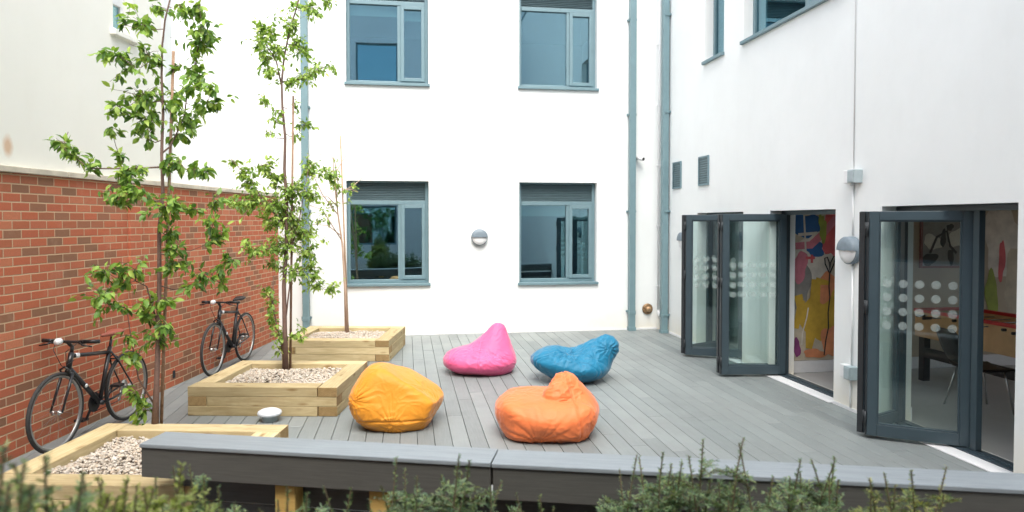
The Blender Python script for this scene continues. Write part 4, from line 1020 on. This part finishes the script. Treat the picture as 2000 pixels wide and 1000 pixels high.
FAR=dict(base=(-0.923,11.094),trunk=[(0.0,0.25),(-0.02,0.97),(-0.06,1.61),(-0.12,2.09),(-0.16,2.48),(-0.18,2.8),(-0.19,3.04),(-0.2,3.16)],stems=[[(-0.12,2.09),(-0.16,2.72),(-0.05,2.92),(0.04,3.06),(0.07,3.34)],[(-0.06,2.41),(0.12,2.55),(0.23,2.65),(0.32,2.81)],[(-0.12,2.05),(-0.35,2.4),(-0.5,2.76),(-0.57,3.03)],[(-0.06,1.77),(-0.28,1.93),(-0.49,1.94)],[(-0.12,2.25),(-0.27,2.37),(-0.52,2.36)],[(-0.03,2.41),(0.08,2.49),(0.19,2.45)],[(-0.06,1.69),(-0.35,2.17),(-0.54,2.24)],[(-0.1,2.4),(-0.15,2.88),(-0.23,3.04),(-0.41,3.01)]],stake=[(0.02,0.27),(-0.08,3.32)],clumps=[(-0.27,2.8,0.13,0.1),(-0.19,2.68,0.1,0.1),(-0.36,2.66,0.06,0.08),(-0.23,2.26,0.11,0.14),(-0.28,2.09,0.1,0.1),(-0.24,1.99,0.1,0.08),(-0.4,1.99,0.06,0.07),(0.08,2.58,0.06,0.06),(0.1,2.45,0.07,0.05),(-0.12,2.48,0.1,0.11),(-0.02,2.52,0.08,0.08),(-0.15,2.94,0.05,0.05),(0.13,2.6,0.03,0.03),(0.03,2.29,0.04,0.08),(-0.44,2.72,0.05,0.05)])
YEWS=[
(2.95,[(0.97,2.81,1.0),(1.0,2.81,0.97),(1.06,2.8,1.03),(0.92,2.82,0.91),(1.11,2.79,0.97),(1.03,2.8,0.95)]),
(2.9,[(1.15,2.73,1.03),(1.22,2.72,1.09),(1.12,2.74,1.01),(1.09,2.74,0.94),(1.24,2.72,0.93)]),
(2.85,[(1.36,2.65,1.08),(1.38,2.65,1.1),(1.58,2.62,1.03),(1.25,2.66,0.94),(1.46,2.63,0.97),(1.55,2.62,0.95),(1.32,2.66,0.97)]),
(2.95,[(1.75,2.69,1.0),(1.69,2.7,0.99),(1.81,2.68,0.99),(1.83,2.68,0.89),(1.73,2.69,0.93),(1.67,2.7,0.92)]),
(2.75,[(1.85,2.47,1.01),(1.96,2.46,1.02),(2.17,2.43,1.0),(1.79,2.48,0.94),(1.9,2.47,0.96),(2.07,2.44,0.93),(1.81,2.48,0.98)]),
(2.8,[(0.2,2.78,1.09),(0.25,2.77,1.03),(0.04,2.8,1.0),(0.14,2.78,0.96),(0.39,2.75,0.92),(-0.01,2.81,0.94),(0.44,2.74,0.86),(0.22,2.77,0.98),(0.33,2.76,0.94)]),
(2.7,[(-0.04,2.71,1.07),(-0.32,2.75,0.97),(-0.21,2.74,0.98),(-0.1,2.72,0.97),(-0.0,2.7,0.94),(-0.15,2.73,0.9)]),
(2.9,[(0.45,2.84,0.86),(0.54,2.82,0.87),(0.6,2.81,0.82),(0.72,2.79,0.82)]),
(2.5,[(-0.83,2.63,1.12),(-0.73,2.62,1.07),(-0.9,2.64,1.07),(-0.78,2.62,1.04),(-0.68,2.61,1.03),(-0.93,2.64,1.01)]),
(2.4,[(-0.34,2.46,1.06),(-0.44,2.47,1.04),(-0.5,2.48,1.02),(-0.3,2.45,1.02),(-0.57,2.49,1.06),(-0.41,2.47,1.08)]),
(1.9,[(-1.02,2.06,1.27),(-0.93,2.04,1.27),(-0.85,2.03,1.27),(-0.77,2.02,1.28),(-0.89,2.04,1.26),(-0.97,2.05,1.25),(-0.81,2.03,1.25),(-0.73,2.01,1.25)]),
(1.45,[(-0.83,1.58,1.53),(-0.8,1.58,1.49),(-0.76,1.57,1.46),(-0.86,1.58,1.51),(-0.9,1.59,1.53),(-0.81,1.58,1.47),(-0.74,1.56,1.43)]),
]
# ------------------------------------------------------------------ trees
LEAFV = np.array([(0, 0, 0), (.27, .28, .05), (.25, .62, .04), (0, 1, -.12), (-.25, .62, .04), (-.27, .28, .05), (0, .32, -.01), (0, .68, -.03)])
LEAFF = np.array([(0, 1, 6), (1, 2, 6), (2, 7, 6), (2, 3, 7), (0, 6, 5), (5, 6, 4), (6, 7, 4), (7, 3, 4)])
def leaf_cloud(pos, dirs, lens, rng, wid=1.0):
    n = len(pos)
    d = dirs / np.linalg.norm(dirs, axis=1)[:, None]
    r = rng.normal(size=(n, 3)) * .55 + np.array([0, 0, 1.0]); r -= (r * d).sum(1)[:, None] * d; r /= np.linalg.norm(r, axis=1)[:, None]
    s = np.cross(d, r)
    curl = rng.uniform(.4, 2.2, n)
    V = pos[:, None, :] + lens[:, None, None] * (LEAFV[None, :, 0:1] * s[:, None, :] * wid * .85 + LEAFV[None, :, 1:2] * d[:, None, :] + LEAFV[None, :, 2:3] * curl[:, None, None] * r[:, None, :])
    F = LEAFF[None] + (np.arange(n) * 8)[:, None, None]
    return V.reshape(-1, 3), F.reshape(-1, 3)

def make_tree(label, sp, leafmat, barkmat, r0, leaf_len, dens, seed, twig=.004, name='young_tree', drooping=.8):
    bx, by = sp['base']
    t = thing(name, label, 'tree', (bx, by, 0), 0, 'young trees in the timber planters')
    rng = np.random.default_rng(seed)
    def dep(x, z):
        a = perlin(np.array([[x * 2.1 + seed, z * 1.7, 3.3]]))[0]
        return (a * 1.5) * min(1, abs(x) / .12 + .0) * (.22 + .75 * abs(x))
    zmax = max(z for x, z in sp['trunk'])
    m = MB(); tp = sp['trunk']; z0 = tp[0][1]
    pts = [Vector((x + .006 * sin(9 * z), .02 * sin(3 * z + seed), z - .05 if i == 0 else z)) for i, (x, z) in enumerate(tp)]
    rad = [r0 * (1.35 if i == 0 else 1 - .86 * (z - z0) / (zmax - z0)) for i, (x, z) in enumerate(tp)]
    rad = [max(r, .004) for r in rad]
    m.tube(pts, rad, 12); tr = m.build('trunk', barkmat, t)
    nodes = []
    def dense(ps, rs):
        for a, b, ra, rb in zip(ps, ps[1:], rs, rs[1:]):
            for k in range(6): nodes.append((a.lerp(b, k / 6), ra + (rb - ra) * k / 6))
    dense(pts, rad)
    bm_ = MB()
    for st in sp['stems']:
        p0 = min(nodes, key=lambda q: (q[0].x - st[0][0]) ** 2 + (q[0].z - st[0][1]) ** 2)[0]
        ps = [p0] + [Vector((x, p0.y + dep(x, z) * min(1, .3 + i * .25), z)) for i, (x, z) in enumerate(st[1:])]
        rs = [max(.0022, r0 * .34 * (1 - .8 * i / len(ps))) for i in range(len(ps))]
        bm_.tube(ps, rs, 7); dense(ps, rs)
    cl = sorted(sp['clumps'], key=lambda c: min((q[0].x - c[0]) ** 2 + (q[0].z - c[1]) ** 2 for q in nodes))
    cen = []
    for (x, z, rx, rz) in cl:
        best = min(nodes, key=lambda q: math.hypot(q[0].x - x, q[0].z - z) + .35 * max(0, q[0].z - z) + (0 if q[1] > .0025 else .02))
        a = best[0]; y = a.y + (dep(x, z) + float(rng.normal(0, .05)) if math.hypot(a.x - x, a.z - z) > .04 else 0) * .6
        b = Vector((x, y, z)); mid = a.lerp(b, .5) + Vector((0, 0, -.02 - .05 * (b - a).length))
        if (b - a).length > .02:
            ra = min(best[1] * .6, .006)
            bm_.tube([a, mid, b], [max(ra, twig * .7), max(twig * .6, ra * .7), twig * .45], 5)
            nodes += [(mid, twig), (b, twig * .6)]
        cen.append((b, rx, rz))
    P = []; Dr = []
    for b, rx, rz in cen:
        k = int(dens * max(rx, .05) * max(rz, .05)) + 3
        ry = (rx + rz) / 2
        tw = []
        for _ in range(max(2, int(k / 7))):                # short twigs inside the clump
            d = rng.normal(size=3) * np.array([rx, ry, rz]) * .75
            e = np.array(b) + d; tw.append(d)
            bm_.tube([b, b.lerp(Vector(e), .5) + Vector((0, 0, .01)), Vector(e)], [.0022, .0018, .0012], 4, cap=False)
        for _ in range(k):
            d = tw[rng.integers(len(tw))]; f = rng.uniform(.1, 1.05)
            p = np.array(b) + d * f + rng.normal(0, .014, 3)
            P.append(p)
            out = d / (np.linalg.norm(d) + 1e-6)
            Dr.append(out * .55 + rng.normal(0, .5, 3) + np.array([0, -.05, -drooping * rng.uniform(.2, 1.2)]))
    for q, r in nodes[::9]:                               # odd leaves along bare wood
        if r < r0 * .45 and rng.random() < .25:
            P.append(np.array(q) + rng.normal(0, .012, 3)); Dr.append(rng.normal(0, .6, 3) + np.array([0, 0, -.3]))
    bm_.build('branches', barkmat, tr)
    P = np.array(P); Dr = np.array(Dr)
    V, F = leaf_cloud(P, Dr, rng.uniform(.55, 1.1, len(P)) * leaf_len, rng)
    fast_mesh('crown', V, F, [leafmat], t, True)
    return t
make_tree('young leafy tree nearest the camera, its dark trunk rising from the nearest planter', NEAR, M['leaf_near'], M['bark'], .024, .084, 8600, 5, .0045)
make_tree('bushy bright green young tree growing in the middle planter', MID, M['leaf_mid'], M['bark'], .029, .070, 9800, 9, .0042)
make_tree('thin sparse sapling with few leaves growing in the farthest planter', FAR, M['leaf_mid'], M['bark_l'], .026, .070, 2300, 14, .004)
def stake(label, base, st, dx, mt='stake'):
    (x0, z0), (x1, z1) = st
    m = MB(); m.tube([(0, 0, z0 - .06), ((x1 - x0), 0, z1)], [.014, .012], 8)
    o = m.build('tree_stake', M[mt]); o.location = (base[0] + x0 + dx, base[1] + .045, 0)
    tag(o, label, 'stake', 'wooden tree stakes')
stake('wooden stake standing beside the trunk of the tree in the nearest planter', NEAR['base'], NEAR['stake'], .035)
stake('thin wooden stake standing beside the trunk in the middle planter', MID['base'], MID['stake'], .0)
stake('pale straight wooden stake rising above the sapling in the farthest planter', FAR['base'], FAR['stake'], .0, 'stake_pale')

# ------------------------------------------------------------------ yews in front of the wall
NEED = np.array([(-.5, 0, 0), (.5, 0, 0), (.42, .75, 0), (0, 1, 0), (-.42, .75, 0)])
def yew(label, spec, mat, seed, wid=.0042, spread=1.0, nlen=.026, infill=7, name='yew_shrub', step=.0042, grp='conifer shrubs along the foreground'):
    d, tips = spec
    rng = np.random.default_rng(seed)
    c = np.array(tips).mean(0); bx, by = float(c[0]), float(c[1])
    t = thing(name, label, 'shrub', (bx, by, -.25), 0, grp)
    zt = max(q[2] for q in tips)
    stems = MB(); P = []; Dd = []; Ln = []; Nn = []
    def shoot(pts, rads, lv, needles_from=.0):
        stems.tube([Vector(p) for p in pts], rads, 5 if lv else 6, cap=False)
        pts = np.array(pts)
        seg = np.linalg.norm(np.diff(pts, axis=0), axis=1); L = seg.sum(); s = np.concatenate([[0], np.cumsum(seg)])
        n = int(L * (1 - needles_from) / step); 
        for i in range(n):
            u = needles_from * L + (L * (1 - needles_from)) * (i + rng.random()) / max(n, 1)
            k = min(np.searchsorted(s, u) - 1, len(seg) - 1); k = max(k, 0); f = (u - s[k]) / seg[k]
            p = pts[k] + (pts[k + 1] - pts[k]) * f
            if p[2] < .42: continue
            tv = (pts[k + 1] - pts[k]) / seg[k]
            side = np.cross(tv, [0.1, .2, 1.0]); side /= np.linalg.norm(side) + 1e-9
            upv = np.cross(side, tv)
            a = rng.normal(0, .5) + (0 if i % 2 else pi) if abs(tv[2]) < .75 else rng.uniform(0, 2 * pi)
            dr = tv * rng.uniform(.35, .8) + cos(a) * side + sin(a) * upv * .8 + rng.normal(0, .08, 3)
            P.append(p); Dd.append(dr); Ln.append(nlen * rng.uniform(.65, 1.1) * (1 - .45 * max(0, (u / L - .85) / .15))); Nn.append(upv)
        return pts
    allt = [(np.array(q), False) for q in tips]
    for _ in range(infill):
        q = np.array(tips[rng.integers(len(tips))]) + np.array([rng.normal(0, .07) * spread, rng.normal(0, .09) * spread, (-abs(rng.normal(.11, .08)) - .05) / spread ** 2]); allt.append((q, True))
    for q, fill in allt:
        q = q - np.array([bx, by, -.25]); q[1] += rng.normal(0, .05) if not fill else 0
        b = np.array([q[0] * .35 + rng.normal(0, .03), q[1] * .35 + rng.normal(0, .03), 0])
        lean = np.array([rng.normal(0, .05), rng.normal(0, .05), 0])
        us = np.linspace(0, 1, 9)
        pts = [b + (q - b) * np.array([u ** 1.5, u ** 1.5, u]) + lean * sin(pi * u) for u in us]
        r = [.009 * (1 - .85 * u) + .0012 for u in us]
        pw = shoot(pts, r, 0, .45)
        H = q[2]
        n = rng.integers(14, 20)
        for k in range(n):                                   # side shoots, longer lower down
            u = rng.uniform(.42, .97) if fill else rng.uniform(.52, .91); p = np.array([np.interp(u, us, np.array(pts)[:, i]) for i in range(3)])
            ln = (.04 + .46 * (1 - u)) * rng.uniform(.6, 1.25)
            a = rng.uniform(0, 2 * pi); dv = np.array([cos(a), sin(a), rng.uniform(.0, .62)]); dv /= np.linalg.norm(dv)
            sp = [p, p + dv * ln * .5 + np.array([0, 0, .01]), p + dv * ln + np.array([0, 0, rng.uniform(-.03, .02)])]
            shoot(sp, [.0026, .002, .001], 1)
            if ln > .08:
                for j in range(5):
                    f = rng.uniform(.3, .8); pp = p + dv * ln * f; a2 = a + rng.choice((-1, 1)) * rng.uniform(.6, 1.1)
                    d2 = np.array([cos(a2), sin(a2), rng.uniform(0, .7)]); d2 /= np.linalg.norm(d2); l2 = ln * .45
                    shoot([pp, pp + d2 * l2 * .5 + np.array([0, 0, .004]), pp + d2 * l2], [.0018, .0014, .0009], 2)
    P = np.array(P); D = np.array(Dd); D /= np.linalg.norm(D, axis=1)[:, None]; Ln = np.array(Ln)
    nn = len(P); r = np.array(Nn) + rng.normal(0, .4, (nn, 3)); s = np.cross(D, r); s /= np.linalg.norm(s, axis=1)[:, None]
    V = P[:, None, :] + Ln[:, None, None] * NEED[None, :, 1:2] * D[:, None, :] + wid * NEED[None, :, 0:1] * s[:, None, :]
    F = np.array([[0, 1, 2, 3, 4]])[None] + (np.arange(nn) * 5)[:, None, None]
    stems.build('stems', M['stem'], t)
    fast_mesh('foliage', V.reshape(-1, 3), F.reshape(-1, 5), [mat], t)
    return t
YL = ["dark green yew shrub, leftmost of the dense yews before the wall's right half", 'bushy yew shrub with one tall bare-tipped shoot beside the dark dense yew', 'wide yew shrub with two upright leaders and a long arching shoot before the wall',
      'small blue-green yew with drooping tips between the arching and the yellow-tipped yews', 'yellow-tipped yew shrub rightmost in the foreground with a long slanting shoot', 'feathery yew with a tall thin leader standing below the joint in the wall cap',
      'slender yew with pale shoots standing before the timber post under the wall', 'low row of short yew tips under the wall right of the feathery yew', 'blue-green yew with yellow tips growing below the left end of the wall',
      'low spreading blue-green shrub under the wall between its left end and the timber post', 'pale yellow-green blurred shrub in front of the nearest planter', 'dark blurred shrub filling the bottom left corner of the view']
YM = ['yew', 'yew', 'yew', 'yew', 'yew_y', 'yew', 'yew', 'yew', 'yew', 'yew', 'yew_l', 'yew']
for i, (sp, lb, mt) in enumerate(zip(YEWS, YL, YM)):
    yew(lb, sp, M[mt], 100 + i, infill=(5, 4, 5, 3, 2, 5, 4, 0, 7, 6, 54, 34)[i], spread=(.8, .8, .9, .7, .9, 1, .9, .7, 1, 1.3, 1.5, 1.2)[i], wid=(.0042 if i < 10 else .006), nlen=(.026 if i < 10 else .034))
m = MB(); m.add([(-6, .2, -.2), (4.61, .2, -.2), (4.61, 2.62, -.2), (-1.6, 4.5, -.2), (-6, 6.0, -.2)], [(0, 1, 2, 3, 4)])
o = m.build('planting_bed', M['soil']); o['kind'] = 'structure'

# ------------------------------------------------------------------ light, sky, camera
W = bpy.data.worlds.new('World'); S.world = W; W.use_nodes = True
nt = W.node_tree; bg = nt.nodes['Background']
sky = nt.nodes.new('ShaderNodeTexSky'); sky.sky_type = 'NISHITA'; sky.sun_disc = False
hs = nt.nodes.new('ShaderNodeHueSaturation'); hs.inputs['Saturation'].default_value = .52; nt.links.new(sky.outputs[0], hs.inputs['Color'])   # thin overcast greys the blue
EL, AZ = R(58), R(181)          # the sun stands behind the camera and a little to its left, through thin cloud
sky.sun_elevation = EL; sky.sun_rotation = AZ; sky.air_density = 1.0; sky.dust_density = 4.0; sky.ozone_density = .6
nt.links.new(hs.outputs[0], bg.inputs['Color']); bg.inputs['Strength'].default_value = .15
sl = bpy.data.lights.new('sun', 'SUN'); sl.energy = .75; sl.angle = R(45); sl.color = (1, .96, .89)
so = bpy.data.objects.new('sun', sl); C.objects.link(so)
dirv = Vector((sin(AZ) * cos(EL), cos(AZ) * cos(EL), sin(EL)))
so.rotation_euler = (-dirv).to_track_quat('-Z', 'Y').to_euler(); so.location = dirv * 30

cam = bpy.data.cameras.new('camera'); co = bpy.data.objects.new('camera', cam); C.objects.link(co)
F = 1360.0; TH = math.atan(207 / F); PIT = math.atan(36 / F)
cam.sensor_width = 36; cam.lens = 36 * F / 2000; cam.shift_y = -33 / 2000; cam.clip_end = 500; cam.clip_start = .05
co.location = (0, 0, 2); co.rotation_euler = (pi / 2 - PIT, 0, -TH)
cam.dof.use_dof = True; cam.dof.focus_distance = 8.2; cam.dof.aperture_fstop = 1.8
S.camera = co
S.view_settings.view_transform = 'Standard'; S.view_settings.look = 'None'; S.view_settings.gamma = 1; S.view_settings.use_curve_mapping = False
S.view_settings.exposure = 1.66
S.render.engine = 'CYCLES'
cy = S.cycles
cy.use_denoising = True; cy.max_bounces = 10; cy.diffuse_bounces = 5; cy.glossy_bounces = 4; cy.transparent_max_bounces = 24; cy.transmission_bounces = 4
cy.caustics_reflective = False; cy.caustics_refractive = False; cy.sample_clamp_indirect = 6
